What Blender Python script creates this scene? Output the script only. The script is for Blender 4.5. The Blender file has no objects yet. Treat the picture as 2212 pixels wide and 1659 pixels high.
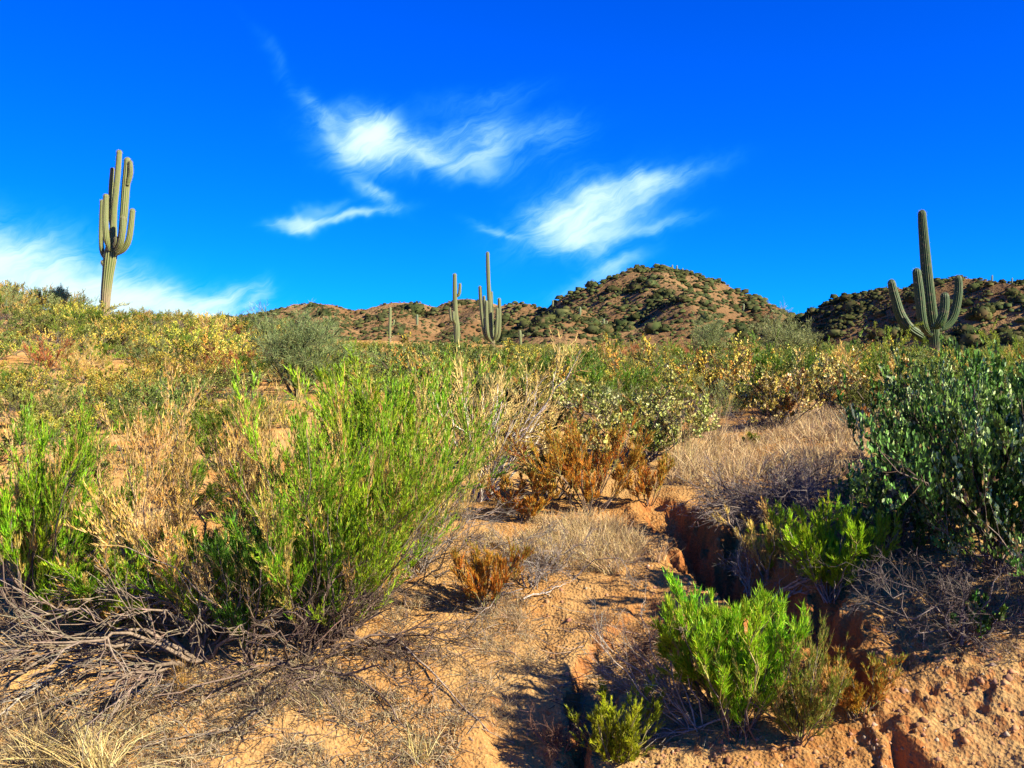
import bpy, math
import numpy as np
from mathutils import Vector

# ------------------------------------------------------------------ camera, sky, sun, exposure
sc = bpy.context.scene
COL = sc.collection
EYE = 1.7
F = 2124.0                      # focal length in units of a 2212 x 1659 frame
CX, CY = 1106.0, 829.5

cam_data = bpy.data.cameras.new('camera')
cam_data.sensor_width = 36.0
cam_data.lens = 36.0 * F / 2212.0
cam_data.clip_start = 0.05
cam_data.clip_end = 6000.0
cam = bpy.data.objects.new('camera', cam_data)
cam.location = (0, 0, EYE)
cam.rotation_euler = (math.radians(90), 0, 0)
COL.objects.link(cam)
sc.camera = cam

SUN = Vector((0.75, -0.46, 0.55)).normalized()       # direction towards the sun
SUN_EL = math.asin(SUN.z)
SUN_AZ = math.atan2(SUN.x, SUN.y)

sun_data = bpy.data.lights.new('sun', 'SUN')
sun_data.energy = 5.0
sun_data.angle = math.radians(0.5)
sun_data.color = (1.0, 0.90, 0.74)
sun = bpy.data.objects.new('sun', sun_data)
sun.rotation_euler = (-SUN).to_track_quat('-Z', 'Y').to_euler()
sun.location = SUN * 50
COL.objects.link(sun)

sc.view_settings.view_transform = 'Standard'
sc.view_settings.look = 'None'
sc.view_settings.gamma = 1.0
sc.view_settings.exposure = 1.55
sc.view_settings.use_curve_mapping = False
sc.cycles.max_bounces = 3
sc.cycles.diffuse_bounces = 1
sc.cycles.transmission_bounces = 1
sc.cycles.glossy_bounces = 2
sc.cycles.transparent_max_bounces = 4

world = bpy.data.worlds.new('World')
sc.world = world
world.use_nodes = True
WT = world.node_tree
WT.nodes.clear()


class NX:
    """tiny helper to write node maths as expressions"""
    def __init__(s, tree): s.t = tree
    def new(s, kind, **kw):
        n = s.t.nodes.new(kind)
        for k, v in kw.items(): setattr(n, k, v)
        return n
    def put(s, sock, v):
        if isinstance(v, (int, float)): sock.default_value = v
        elif isinstance(v, (tuple, list)): sock.default_value = v
        else: s.t.links.new(v, sock)
    def m(s, op, a, b=None, c=None, clamp=False):
        n = s.new('ShaderNodeMath', operation=op, use_clamp=clamp)
        s.put(n.inputs[0], a)
        if b is not None: s.put(n.inputs[1], b)
        if c is not None: s.put(n.inputs[2], c)
        return n.outputs[0]
    def vm(s, op, a, b=None, scale=None):
        n = s.new('ShaderNodeVectorMath', operation=op)
        s.put(n.inputs[0], a)
        if b is not None: s.put(n.inputs[1], b)
        if scale is not None: s.put(n.inputs['Scale'], scale)
        return n.outputs[0]
    def mix(s, fac, a, b, blend='MIX'):
        n = s.new('ShaderNodeMix', data_type='RGBA', blend_type=blend)
        s.put(n.inputs['Factor'], fac); s.put(n.inputs['A'], a); s.put(n.inputs['B'], b)
        return n.outputs['Result']
    def noise(s, vec, scale, detail=4, rough=0.55, dist=0.0):
        n = s.new('ShaderNodeTexNoise')
        s.put(n.inputs['Vector'], vec); s.put(n.inputs['Scale'], scale)
        s.put(n.inputs['Detail'], detail); s.put(n.inputs['Roughness'], rough); s.put(n.inputs['Distortion'], dist)
        return n
    def smooth(s, v, lo, hi):
        n = s.new('ShaderNodeMapRange', interpolation_type='SMOOTHSTEP')
        s.put(n.inputs['Value'], v); s.put(n.inputs['From Min'], lo); s.put(n.inputs['From Max'], hi)
        return n.outputs['Result']


def build_sky():
    x = NX(WT)
    sky = x.new('ShaderNodeTexSky', sky_type='NISHITA')
    sky.sun_disc = False
    sky.sun_elevation = SUN_EL
    sky.sun_rotation = SUN_AZ
    sky.altitude = 900
    sky.air_density = 1.0
    sky.dust_density = 0.25
    sky.ozone_density = 3.0
    # deep polarised desert blue: lift saturation of the whole sky evenly
    hs = x.new('ShaderNodeHueSaturation')
    hs.inputs['Saturation'].default_value = 1.45
    hs.inputs['Value'].default_value = 1.0
    x.put(hs.inputs['Color'], sky.outputs[0])
    blue = x.mix(1.0, hs.outputs[0], (0.015, 0.60, 1.68, 1), 'MULTIPLY')
    tc = x.new('ShaderNodeTexCoord')
    d = x.vm('NORMALIZE', tc.outputs['Generated'])
    sep = x.new('ShaderNodeSeparateXYZ'); x.put(sep.inputs[0], d)
    az = x.m('ARCTAN2', sep.outputs[0], sep.outputs[1])
    el = x.m('ARCSINE', sep.outputs[2])
    # warp the sky coordinates so the wisps curl
    w1 = x.noise(d, 5.0, 1, 0.5)
    w2 = x.noise(d, 19.0, 3, 0.6)
    s1 = x.new('ShaderNodeSeparateColor'); x.put(s1.inputs[0], w1.outputs['Color'])
    s2 = x.new('ShaderNodeSeparateColor'); x.put(s2.inputs[0], w2.outputs['Color'])
    def warp(c, k, i):
        a = x.m('MULTIPLY', x.m('SUBTRACT', s1.outputs[i], 0.5), 0.014)
        b = x.m('MULTIPLY', x.m('SUBTRACT', s2.outputs[i], 0.5), 0.034)
        return x.m('ADD', c, x.m('ADD', a, b))
    azw, elw = warp(az, 0, 0), warp(el, 0, 1)

    def to_sky(px, py):
        v = Vector(((px - CX) / F, 1.0, (CY - py) / F)).normalized()
        return math.atan2(v.x, v.y), math.asin(v.z)

    # cirrus patches: two ends of the patch's axis, half width, strength, edge softness
    patches = [
        ((775, 285), (845, 300), 40, 1.5), ((720, 300), (900, 320), 48, 0.95), ((820, 330), (1060, 365), 34, 0.85), ((950, 325), (1080, 275), 40, 0.62),
        ((1030, 350), (1090, 290), 26, 0.45), ((1080, 320), (1250, 275), 30, 0.42), ((660, 215), (735, 310), 24, 0.50), ((540, 70), (660, 215), 14, 0.10),
        ((720, 340), (800, 350), 26, 0.5), ((1000, 375), (1220, 340), 20, 0.16), ((900, 240), (1160, 200), 26, 0.16), ((1170, 330), (1270, 300), 20, 0.2),
        ((590, 484), (690, 478), 14, 0.95), ((660, 478), (850, 453), 11, 0.95), ((735, 375), (850, 440), 20, 0.46), ((790, 400), (840, 435), 16, 0.4), ((640, 462), (750, 440), 12, 0.35),
        ((1150, 500), (1390, 420), 58, 1.1), ((1200, 440), (1370, 400), 40, 0.7), ((1170, 480), (1330, 490), 50, 0.9), ((1200, 530), (1290, 530), 30, 1.0),
        ((1360, 430), (1540, 356), 20, 0.50), ((1380, 370), (1400, 430), 20, 0.35), ((1330, 505), (1490, 468), 15, 0.62), ((1035, 482), (1140, 518), 10, 0.60), ((1350, 400), (1480, 380), 24, 0.35),
        ((1260, 600), (1390, 545), 20, 0.60), ((1170, 650), (1290, 610), 22, 0.30), ((1290, 600), (1380, 590), 20, 0.42),
        ((-260, 560), (110, 550), 62, 1.9), ((-100, 610), (300, 625), 52, 1.6), ((150, 640), (470, 650), 34, 1.3), ((420, 665), (545, 625), 24, 0.7),
        ((545, 665), (568, 605), 18, 0.62), ((250, 690), (600, 690), 36, 1.1), ((-100, 680), (300, 670), 40, 1.0), ((70, 530), (330, 590), 30, 0.22),
        ((-700, 420), (-330, 500), 40, 0.6), ((2500, 330), (2800, 280), 40, 0.6), ((2700, 520), (3100, 470), 50, 0.6),
    ]
    pc = x.new('ShaderNodeCombineXYZ'); x.put(pc.inputs[0], azw); x.put(pc.inputs[1], elw)
    pvec = pc.outputs[0]
    total = None
    for (a, b, hw, amp) in patches:
        (a0, e0), (a1, e1) = to_sky(*a), to_sky(*b)
        cx, cy = (a0 + a1) / 2, (e0 + e1) / 2
        ln = math.hypot(a1 - a0, e1 - e0) / 2 + hw / F * 0.5
        th = math.atan2(e1 - e0, a1 - a0)
        mp = x.new('ShaderNodeMapping', vector_type='TEXTURE')
        x.put(mp.inputs['Vector'], pvec)
        mp.inputs['Location'].default_value = (cx, cy, 0); mp.inputs['Rotation'].default_value = (0, 0, th)
        mp.inputs['Scale'].default_value = (ln, hw / F, 1)
        dt = x.new('ShaderNodeVectorMath', operation='DOT_PRODUCT')
        x.put(dt.inputs[0], mp.outputs[0]); x.put(dt.inputs[1], mp.outputs[0])
        g = x.m('POWER', 0.2865, dt.outputs['Value'])
        total = x.m('MULTIPLY', g, amp) if total is None else x.m('MULTIPLY_ADD', g, amp, total)
    # streaky fibre texture, drawn out along a slanted direction of the sky
    cmb = x.new('ShaderNodeCombineXYZ')
    th = math.radians(28)
    x.put(cmb.inputs[0], x.m('ADD', x.m('MULTIPLY', azw, 9 * math.cos(th)), x.m('MULTIPLY', elw, 9 * math.sin(th))))
    x.put(cmb.inputs[1], x.m('ADD', x.m('MULTIPLY', azw, -42 * math.sin(th)), x.m('MULTIPLY', elw, 42 * math.cos(th))))
    fib = x.noise(cmb.outputs[0], 1.3, 6, 0.68, 0.8)
    soft = x.noise(d, 11.0, 3, 0.55)
    tex = x.m('ADD', x.m('MULTIPLY', fib.outputs[0], 1.25), x.m('MULTIPLY', soft.outputs[0], 0.75))
    dens = x.m('MULTIPLY', total, x.smooth(tex, 0.62, 1.38))
    dens = x.m('ADD', dens, x.m('MULTIPLY', x.m('POWER', total, 2.0), 0.28))
    dens = x.m('SUBTRACT', 1.0, x.m('EXPONENT', x.m('MULTIPLY', dens, -1.25)), clamp=True)
    tint = x.mix(dens, (0.2, 5.2, 9.0, 1), (6.2, 7.9, 8.1, 1))
    cloud = x.mix(dens, blue, tint)
    bg = x.new('ShaderNodeBackground')
    bg.inputs['Strength'].default_value = 0.052
    x.put(bg.inputs['Color'], cloud)
    out = x.new('ShaderNodeOutputWorld')
    WT.links.new(bg.outputs[0], out.inputs[0])
    world.cycles.sampling_method = 'MANUAL'
    world.cycles.sample_map_resolution = 512


build_sky()

# ------------------------------------------------------------------ helpers
rng = np.random.default_rng(7)


def norm(a):
    return a / np.maximum(np.linalg.norm(a, axis=-1, keepdims=True), 1e-9)


def _hash(xi, yi, seed):
    h = (xi.astype(np.int64) * 374761393 + yi.astype(np.int64) * 668265263 + seed * 1274126177) & 0xffffffff
    h = ((h ^ (h >> 13)) * 1103515245) & 0xffffffff
    h = ((h ^ (h >> 16)) * 668265263) & 0xffffffff
    return ((h ^ (h >> 15)) & 0xffffff) / float(0xffffff)


def vnoise(x, y, seed=0):
    xf, yf = np.floor(x), np.floor(y)
    u, v = x - xf, y - yf
    u = u * u * (3 - 2 * u); v = v * v * (3 - 2 * v)
    xi, yi = xf.astype(np.int64), yf.astype(np.int64)
    a = _hash(xi, yi, seed); b = _hash(xi + 1, yi, seed)
    c = _hash(xi, yi + 1, seed); e = _hash(xi + 1, yi + 1, seed)
    return (a * (1 - u) + b * u) * (1 - v) + (c * (1 - u) + e * u) * v


def fbm(x, y, freq, octv=4, seed=0, gain=0.5):
    s, amp, tot = 0.0, 1.0, 0.0
    for i in range(octv):
        ca, sa = math.cos(i * 1.1), math.sin(i * 1.1)
        s = s + amp * (vnoise((x * ca - y * sa) * freq, (x * sa + y * ca) * freq, seed + i * 17) - 0.5)
        tot += amp; amp *= gain; freq *= 2.03
    return s / tot * 2


def sstep(v, a, b):
    t = np.clip((v - a) / (b - a), 0, 1)
    return t * t * (3 - 2 * t)


def px3(px, py, depth):
    """a point of the place from its bearing and its distance"""
    return np.array([(px - CX) / F * depth, depth, EYE + (CY - py) / F * depth])


# ------------------------------------------------------------------ terrain heights
CTRL = [
    (0, 1659, 4.9), (400, 1659, 4.9), (800, 1659, 4.85), (1100, 1659, 4.8), (1500, 1659, 4.6), (1800, 1659, 4.45), (2212, 1659, 4.2),
    (0, 1450, 5.5), (450, 1420, 5.6), (900, 1420, 5.6), (1150, 1400, 5.6), (1100, 1280, 6.2),
    (150, 1270, 6.4), (500, 1250, 6.5), (0, 1150, 7.3), (600, 1100, 7.8), (900, 1150, 7.1),
    (1200, 1140, 7.0), (1300, 1080, 7.7), (1400, 1200, 6.4), (1600, 1290, 5.7), (1700, 1400, 5.2), (1500, 1450, 5.3),
    (1500, 1080, 7.3), (1700, 1090, 6.9), (1790, 1270, 5.6), (2000, 1310, 5.2), (2212, 1300, 5.0),
    (1950, 1470, 4.75), (2212, 1450, 4.6), (1900, 1110, 6.5), (2212, 1120, 6.0),
    (1600, 985, 8.8), (1800, 920, 10.2), (1400, 985, 9.0), (1100, 1030, 8.6),
    (0, 960, 11.5), (300, 950, 12), (700, 950, 12), (1000, 920, 14), (1400, 900, 15), (1800, 875, 16), (2212, 900, 12),
    (0, 825, 22), (300, 835, 22), (600, 842, 22), (0, 765, 31), (300, 785, 31), (500, 792, 31), (300, 742, 41), (500, 752, 43), (1000, 832, 28), (1500, 832, 28), (2000, 845, 22), (700, 835, 35),
    (0, 712, 42), (120, 688, 48), (0, 660, 56), (-300, 620, 60), (230, 698, 52), (500, 722, 56), (650, 742, 60),
    (985, 755, 70), (1058, 752, 70), (842, 736, 110), (1500, 795, 60), (1700, 800, 50), (2010, 775, 34), (2250, 785, 34),
    (1200, 762, 120), (1500, 770, 130), (800, 745, 140), (1900, 770, 110), (2300, 760, 90),
]
CP = np.array([px3(*c) for c in CTRL])
EXTRA = [(-14, -6, -0.1), (0, -6, -0.1), (14, -6, -0.05), (0, 0, -0.05), (-9, 1, -0.1), (9, 1, 0.1), (-3, 2.6, -0.15), (3, 2.6, -0.1),
         (-60, -60, -0.5), (60, -60, 0), (0, -90, -1), (-160, -160, -2), (160, -160, -1), (-120, 20, 4), (120, 20, 3),
         (-42, 85, 5.0), (-30, 95, 4.6), (-200, 120, 8), (200, 120, 5), (0, 260, 10), (-200, 320, 12), (200, 320, 12),
         (0, 600, 14), (-500, 600, 14), (500, 600, 14), (-600, 0, 4), (600, 0, 4), (0, -600, -4), (-500, -500, -4), (500, -500, -4)]
CP = np.vstack([CP, np.array(EXTRA, float)])


def tps_kernel(r2):
    return 0.5 * r2 * np.log(r2 + 1e-9)


def tps_fit(P, smooth=0.02):
    n = len(P)
    d2 = ((P[:, None, :2] - P[None, :, :2]) ** 2).sum(-1)
    K = tps_kernel(d2) + np.eye(n) * smooth
    A = np.zeros((n + 3, n + 3))
    A[:n, :n] = K
    A[:n, n] = 1; A[:n, n + 1:] = P[:, :2]
    A[n, :n] = 1; A[n + 1:, :n] = P[:, :2].T
    return np.linalg.solve(A, np.concatenate([P[:, 2], np.zeros(3)]))


TW = tps_fit(CP)


def h_base(x, y):
    x = np.asarray(x, float); y = np.asarray(y, float)
    shp = x.shape
    xf, yf = x.ravel(), y.ravel()
    out = np.empty_like(xf)
    n = len(CP)
    for i in range(0, len(xf), 40000):
        a, b = xf[i:i + 40000], yf[i:i + 40000]
        d2 = (a[:, None] - CP[None, :, 0]) ** 2 + (b[:, None] - CP[None, :, 1]) ** 2
        out[i:i + 40000] = tps_kernel(d2) @ TW[:n] + TW[n] + TW[n + 1] * a + TW[n + 2] * b
    return out.reshape(shp)


def seg_dist(x, y, poly):
    """distance to a polyline of (x, y, w, d) and w, d interpolated there"""
    best = np.full(x.shape, 1e9); bw = np.zeros(x.shape); bd = np.zeros(x.shape)
    for p, q in zip(poly[:-1], poly[1:]):
        ex, ey = q[0] - p[0], q[1] - p[1]
        t = np.clip(((x - p[0]) * ex + (y - p[1]) * ey) / (ex * ex + ey * ey), 0, 1)
        dd = np.hypot(x - p[0] - ex * t, y - p[1] - ey * t)
        k = dd < best
        best = np.where(k, dd, best)
        bw = np.where(k, p[2] + (q[2] - p[2]) * t, bw); bd = np.where(k, p[3] + (q[3] - p[3]) * t, bd)
    return best, bw, bd


def at(px, py, h=None, lo=3.0, hi=200.0):
    """where the line of sight through a pixel meets the ground"""
    h = h or h_base
    t = np.exp(np.linspace(math.log(lo), math.log(hi), 700))
    x = (px - CX) / F * t; z = EYE + (CY - py) / F * t
    g = h(x, t)
    k = np.nonzero(z <= g)[0]
    i = k[0] if len(k) else len(t) - 1
    return np.array([x[i], t[i], g[i]])


GULLY_DEEP = [(1425, 1095, .10, .05), (1470, 1135, .22, .34), (1530, 1190, .25, .46), (1640, 1275, .25, .48), (1760, 1350, .22, .40),
              (1850, 1470, .13, .22), (1930, 1590, .08, .12), (2010, 1700, .07, .10)]
GULLY_RILL = [(1400, 1330, .12, .05), (1345, 1400, .18, .08), (1300, 1470, .14, .12), (1262, 1560, .09, .22), (1250, 1640, .09, .26), (1250, 1720, .09, .26)]
GULLY_NOTCH = [(1560, 1210, .14, .40), (1585, 1165, .13, .30), (1600, 1120, .08, .08)]
GULLY_BITE = [(1720, 1335, .14, .36), (1775, 1300, .12, .26), (1820, 1262, .07, .06)]
GULLY_SIDE = [(1180, 1340, .15, .04), (1130, 1450, .18, .04), (1130, 1560, .15, .05), (1150, 1659, .15, .05)]


def gpoly(g):
    out = []
    for (a, b, w, d) in g:
        p = at(a, b)
        out.append((p[0], p[1], w, d))
    return out


GP = [gpoly(GULLY_DEEP), gpoly(GULLY_RILL), gpoly(GULLY_SIDE), gpoly(GULLY_NOTCH), gpoly(GULLY_BITE)]
BANK_C = at(2060, 1480)


def h_ground(x, y, fine=True):
    x = np.asarray(x, float); y = np.asarray(y, float)
    z = h_base(x, y)
    r = np.hypot(x, y)
    near = 1 - sstep(r, 11, 20)
    wob = fbm(x, y, 2.6, 3, 5) * 0.13 + fbm(x, y, 12.0, 3, 6) * 0.075
    for i, g in enumerate(GP):
        m = (r < 14)
        if not m.any(): continue
        d, w, dep = seg_dist(x, y, g)
        d = np.maximum(d + wob * (1.0 if i == 0 else 0.7), 0)
        cut = 1 - sstep(d / np.maximum(w, .02), 0.35, 1.0 if i == 0 else 1.25)
        lip = np.exp(-((d / np.maximum(w, .02) - 1.35) / 0.35) ** 2) * 0.03
        z = z - np.where(m, cut * dep, 0) + np.where(m, lip * (i == 0), 0)
    # broad lumps, hummocks further off
    z = z + fbm(x, y, 0.9, 3, 11) * 0.06 * near + fbm(x, y, 0.12, 3, 3) * 0.35 * sstep(r, 14, 40)
    if fine:
        bank = np.exp(-(((x - BANK_C[0]) / 1.1) ** 2 + ((y - BANK_C[1]) / 1.3) ** 2))
        rough = 0.45 + 0.7 * bank + 0.5 * (vnoise(x * 1.3, y * 1.3, 77) ** 2)
        n1 = fbm(x, y, 4.5, 5, 21, 0.6) * 0.032
        n2 = np.abs(fbm(x, y, 9.0, 3, 31)) * 0.026 - 0.008
        pit = -np.maximum(vnoise(x * 24, y * 20, 41) - 0.70, 0) * 0.06
        clod = np.maximum(vnoise(x * 36, y * 33, 51) - 0.55, 0) * 0.030
        z = z + near * rough * (n1 + n2 + pit * (0.3 + bank) + clod)
        # small terraces on the crumbling bank
        z = z + near * bank * 0.016 * np.sin((y * 2.2 + fbm(x, y, 2.0, 3, 61) * 2.2) * 4.0)
    return z


# ------------------------------------------------------------------ mesh building
class MB:
    def __init__(s): s.v, s.q, s.t, s.c, s.n = [], [], [], [], 0
    def add(s, v, faces, col):
        v = np.asarray(v, np.float32).reshape(-1, 3)
        col = np.asarray(col, np.float32)
        if col.ndim == 1: col = np.broadcast_to(col, (len(v), 3))
        s.v.append(v); s.c.append(col.reshape(-1, 3))
        faces = np.asarray(faces, np.int64)
        (s.q if faces.shape[1] == 4 else s.t).append(faces + s.n)
        s.n += len(v)
    def mesh(s, name, mat, smooth=True):
        me = bpy.data.meshes.new(name)
        V = np.concatenate(s.v) if s.v else np.zeros((0, 3), np.float32)
        C = np.concatenate(s.c) if s.c else np.zeros((0, 3), np.float32)
        Q = np.concatenate(s.q) if s.q else np.zeros((0, 4), np.int64)
        T = np.concatenate(s.t) if s.t else np.zeros((0, 3), np.int64)
        me.vertices.add(len(V)); me.vertices.foreach_set('co', V.ravel())
        nl = len(Q) * 4 + len(T) * 3
        me.loops.add(nl)
        me.loops.foreach_set('vertex_index', np.concatenate([Q.ravel(), T.ravel()]).astype(np.int32))
        me.polygons.add(len(Q) + len(T))
        st = np.concatenate([np.arange(len(Q)) * 4, len(Q) * 4 + np.arange(len(T)) * 3]).astype(np.int32)
        me.polygons.foreach_set('loop_start', st)
        if smooth: me.polygons.foreach_set('use_smooth', np.ones(len(st), bool))
        at_ = me.color_attributes.new('col', 'FLOAT_COLOR', 'POINT')
        at_.data.foreach_set('color', np.concatenate([C, np.ones((len(C), 1), np.float32)], 1).astype(np.float32).ravel())
        me.update(calc_edges=True)
        me.materials.append(mat)
        return me


def link(name, data, parent=None, loc=None, kind=None):
    o = bpy.data.objects.new(name, data)
    COL.objects.link(o)
    if parent is not None: o.parent = parent
    if loc is not None: o.location = [float(a) for a in loc]
    if kind: o['kind'] = kind
    return o


def thing(name, label, cat, loc, group=None, rz=0.0, scale=1.0):
    o = link(name, None, None, loc)
    o.empty_display_size = 0.1
    o.rotation_euler = (0, 0, float(rz))
    o.scale = (scale, scale, scale) if np.isscalar(scale) else [float(a) for a in scale]
    tag(o, label, cat, group)
    return o


def tag(o, label, cat, group=None):
    o['label'] = label; o['category'] = cat
    if group: o['group'] = group


def tubes(mb, P, R, sides, col):
    """P (N,K,3) polylines, R (N,K) radii, col (3,), (N,3) or (N,K,3)"""
    N, K, _ = P.shape
    if N == 0: return
    T = np.gradient(P, axis=1)
    T = norm(T)
    ref = norm(rng.normal(size=(N, 1, 3)))
    A = norm(np.cross(T, ref + 0.01)); B = np.cross(T, A)
    ang = np.arange(sides) / sides * 2 * np.pi
    V = P[:, :, None, :] + R[:, :, None, None] * (np.cos(ang)[None, None, :, None] * A[:, :, None, :] + np.sin(ang)[None, None, :, None] * B[:, :, None, :])
    idx = np.arange(N * K * sides).reshape(N, K, sides)
    a = idx[:, :-1, :]; b = np.roll(a, -1, 2); d = idx[:, 1:, :]; c = np.roll(d, -1, 2)
    Fq = np.stack([a, b, c, d], -1).reshape(-1, 4)
    col = np.asarray(col, np.float32)
    if col.ndim == 1: C = np.broadcast_to(col, (N, K, sides, 3))
    elif col.ndim == 2: C = np.broadcast_to(col[:, None, None, :], (N, K, sides, 3))
    else: C = np.broadcast_to(col[:, :, None, :], (N, K, sides, 3))
    mb.add(V, Fq, C.reshape(-1, 3))


def threads(mb, base, dirv, L, W, col):
    """thin needle leaves, one long triangle each"""
    M = len(base)
    if M == 0: return
    side = norm(np.cross(dirv, rng.normal(size=(M, 3)))) * np.reshape(W, (-1, 1)) * 0.5
    tip = base + dirv * np.reshape(L, (-1, 1))
    mid = base + dirv * np.reshape(L, (-1, 1)) * 0.25
    V = np.stack([mid - side, mid + side, tip], 1)
    f = np.arange(M * 3).reshape(M, 3)
    col = np.asarray(col, np.float32)
    C = np.repeat(np.broadcast_to(col, (M, 3))[:, None, :], 3, 1)
    mb.add(V, f, C.reshape(-1, 3))


def leaf_blades(mb, base, dirv, L, W, col, fold=0.25, simple=False, nrm=None):
    """oval leaves folded a little along the midrib"""
    M = len(base)
    if M == 0: return
    L = np.reshape(L, (-1, 1)); W = np.reshape(W, (-1, 1))
    side = norm(np.cross(dirv, rng.normal(size=(M, 3)) if nrm is None else nrm))
    up = np.cross(side, dirv)
    if simple:
        V = np.stack([base, base + dirv * L * .5 + side * W * .5 + up * W * fold * .5, base + dirv * L, base + dirv * L * .5 - side * W * .5 + up * W * fold * .5], 1)
        f = np.arange(M * 4).reshape(M, 4)
        k = 4
        f = np.concatenate([f[:, [0, 1, 2]], f[:, [0, 2, 3]]])
    else:
        V = np.stack([base,
                      base + dirv * L * .30 + side * W * .45 + up * W * fold * .5, base + dirv * L * .70 + side * W * .40 + up * W * fold * .5,
                      base + dirv * L,
                      base + dirv * L * .70 - side * W * .40 + up * W * fold * .5, base + dirv * L * .30 - side * W * .45 + up * W * fold * .5], 1)
        i = np.arange(M)[:, None] * 6
        f = np.concatenate([i + [0, 1, 2], i + [0, 2, 3], i + [0, 3, 4], i + [0, 4, 5]])
        k = 6
    C = np.repeat(np.broadcast_to(np.asarray(col, np.float32), (M, 3))[:, None, :], k, 1)
    mb.add(V, f, C.reshape(-1, 3))


def along(P, idx, t):
    """points and tangents at parameter t of polylines P[idx]"""
    K = P.shape[1]
    f = np.clip(t, 0, 0.9999) * (K - 1)
    i = f.astype(int); u = (f - i)[:, None]
    a, b = P[idx, i], P[idx, i + 1]
    return a + (b - a) * u, norm(b - a)


def stalks(base, dirs, L, K, curl=0.0, wig=0.03):
    """polylines from a base along dirs, curling up (curl>0) or drooping (curl<0)"""
    N = len(dirs)
    L = np.broadcast_to(np.asarray(L, float), (N,))
    s = np.linspace(0, 1, K)
    P = np.broadcast_to(base, (N, 3))[:, None, :] + dirs[:, None, :] * (L[:, None] * s)[:, :, None]
    up = np.array([0, 0, 1.0])
    P = P + up * (np.broadcast_to(curl, (N,))[:, None] * L[:, None] * s ** 2)[:, :, None]
    w = np.cumsum(rng.normal(size=(N, K, 3)) * wig, 1) * L[:, None, None] / math.sqrt(K)
    w = w - w[:, :1]
    return P + w


def grow(P, n, t0, t1, L, ang, up, K, curl=0.0, wig=0.05):
    """n side shoots on each polyline; L may be a function of t"""
    N = len(P)
    idx = np.repeat(np.arange(N), n)
    t = rng.uniform(t0, t1, N * n)
    pos, tan = along(P, idx, t)
    perp = norm(np.cross(tan, rng.normal(size=(N * n, 3))))
    a = ang * rng.uniform(0.55, 1.3, N * n)[:, None]
    d = norm(tan * np.cos(a) + perp * np.sin(a) + np.array([0, 0, up]))
    LL = (L(t) if callable(L) else np.full(N * n, L)) * rng.uniform(0.6, 1.25, N * n)
    return stalks(pos, d, LL, K, curl, wig), idx, t


def cone_dirs(n, spread, lean=(0, 0), inner=0.0):
    a = np.arange(n) * 2.39996 + rng.uniform(0, 6.28) + rng.normal(size=n) * 0.3
    r = np.sqrt(np.linspace(inner, 1, n)) * spread * rng.uniform(0.85, 1.1, n)
    d = np.stack([np.sin(r) * np.cos(a) + lean[0], np.sin(r) * np.sin(a) + lean[1], np.cos(r)], 1)
    return norm(d)


def pick(cols, w, n):
    cols = np.asarray(cols, float)
    k = rng.choice(len(cols), n, p=np.asarray(w, float) / np.sum(w))
    c = cols[k] * rng.uniform(0.60, 1.0, (n, 1))
    return c * (1 + rng.normal(size=(n, 3)) * 0.05)


# ------------------------------------------------------------------ materials
def new_mat(name):
    m = bpy.data.materials.new(name); m.use_nodes = True
    m.node_tree.nodes.clear()
    return m, NX(m.node_tree)


def leaf_material(name, trans=0.32, gloss=0.05, rough=0.45, hue=0.02, val=0.22):
    m, x = new_mat(name)
    at_ = x.new('ShaderNodeAttribute', attribute_name='col')
    oi = x.new('ShaderNodeObjectInfo')
    hs = x.new('ShaderNodeHueSaturation')
    x.put(hs.inputs['Hue'], x.m('ADD', 0.5 - hue, x.m('MULTIPLY', oi.outputs['Random'], 2 * hue)))
    r2 = x.m('FRACT', x.m('MULTIPLY', oi.outputs['Random'], 17.3))
    x.put(hs.inputs['Value'], x.m('ADD', 1 - val, x.m('MULTIPLY', r2, 2 * val)))
    x.put(hs.inputs['Color'], at_.outputs['Color'])
    df = x.new('ShaderNodeBsdfDiffuse'); x.put(df.inputs['Color'], hs.outputs[0])
    tr = x.new('ShaderNodeBsdfTranslucent'); x.put(tr.inputs['Color'], hs.outputs[0])
    mx = x.new('ShaderNodeMixShader'); mx.inputs[0].default_value = trans
    x.t.links.new(df.outputs[0], mx.inputs[1]); x.t.links.new(tr.outputs[0], mx.inputs[2])
    last = mx
    if gloss > 0:
        gl = x.new('ShaderNodeBsdfGlossy'); gl.inputs['Roughness'].default_value = rough
        x.put(gl.inputs['Color'], x.mix(0.5, hs.outputs[0], (1, 1, 1, 1)))
        m2 = x.new('ShaderNodeMixShader'); m2.inputs[0].default_value = gloss
        x.t.links.new(mx.outputs[0], m2.inputs[1]); x.t.links.new(gl.outputs[0], m2.inputs[2])
        last = m2
    out = x.new('ShaderNodeOutputMaterial')
    x.t.links.new(last.outputs[0], out.inputs[0])
    return m


def bark_material(name, scale=60, bump=0.3):
    m, x = new_mat(name)
    at_ = x.new('ShaderNodeAttribute', attribute_name='col')
    tc = x.new('ShaderNodeTexCoord')
    n = x.noise(tc.outputs['Object'], scale, 3, 0.6)
    c = x.mix(x.m('MULTIPLY', x.smooth(n.outputs[0], 0.35, 0.75), 0.6), at_.outputs['Color'], (0.05, 0.035, 0.025, 1), 'MIX')
    df = x.new('ShaderNodeBsdfDiffuse'); x.put(df.inputs['Color'], c)
    bp = x.new('ShaderNodeBump'); bp.inputs['Strength'].default_value = bump; bp.inputs['Distance'].default_value = 0.01
    x.put(bp.inputs['Height'], n.outputs[0]); x.t.links.new(bp.outputs[0], df.inputs['Normal'])
    out = x.new('ShaderNodeOutputMaterial'); x.t.links.new(df.outputs[0], out.inputs[0])
    return m


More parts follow.
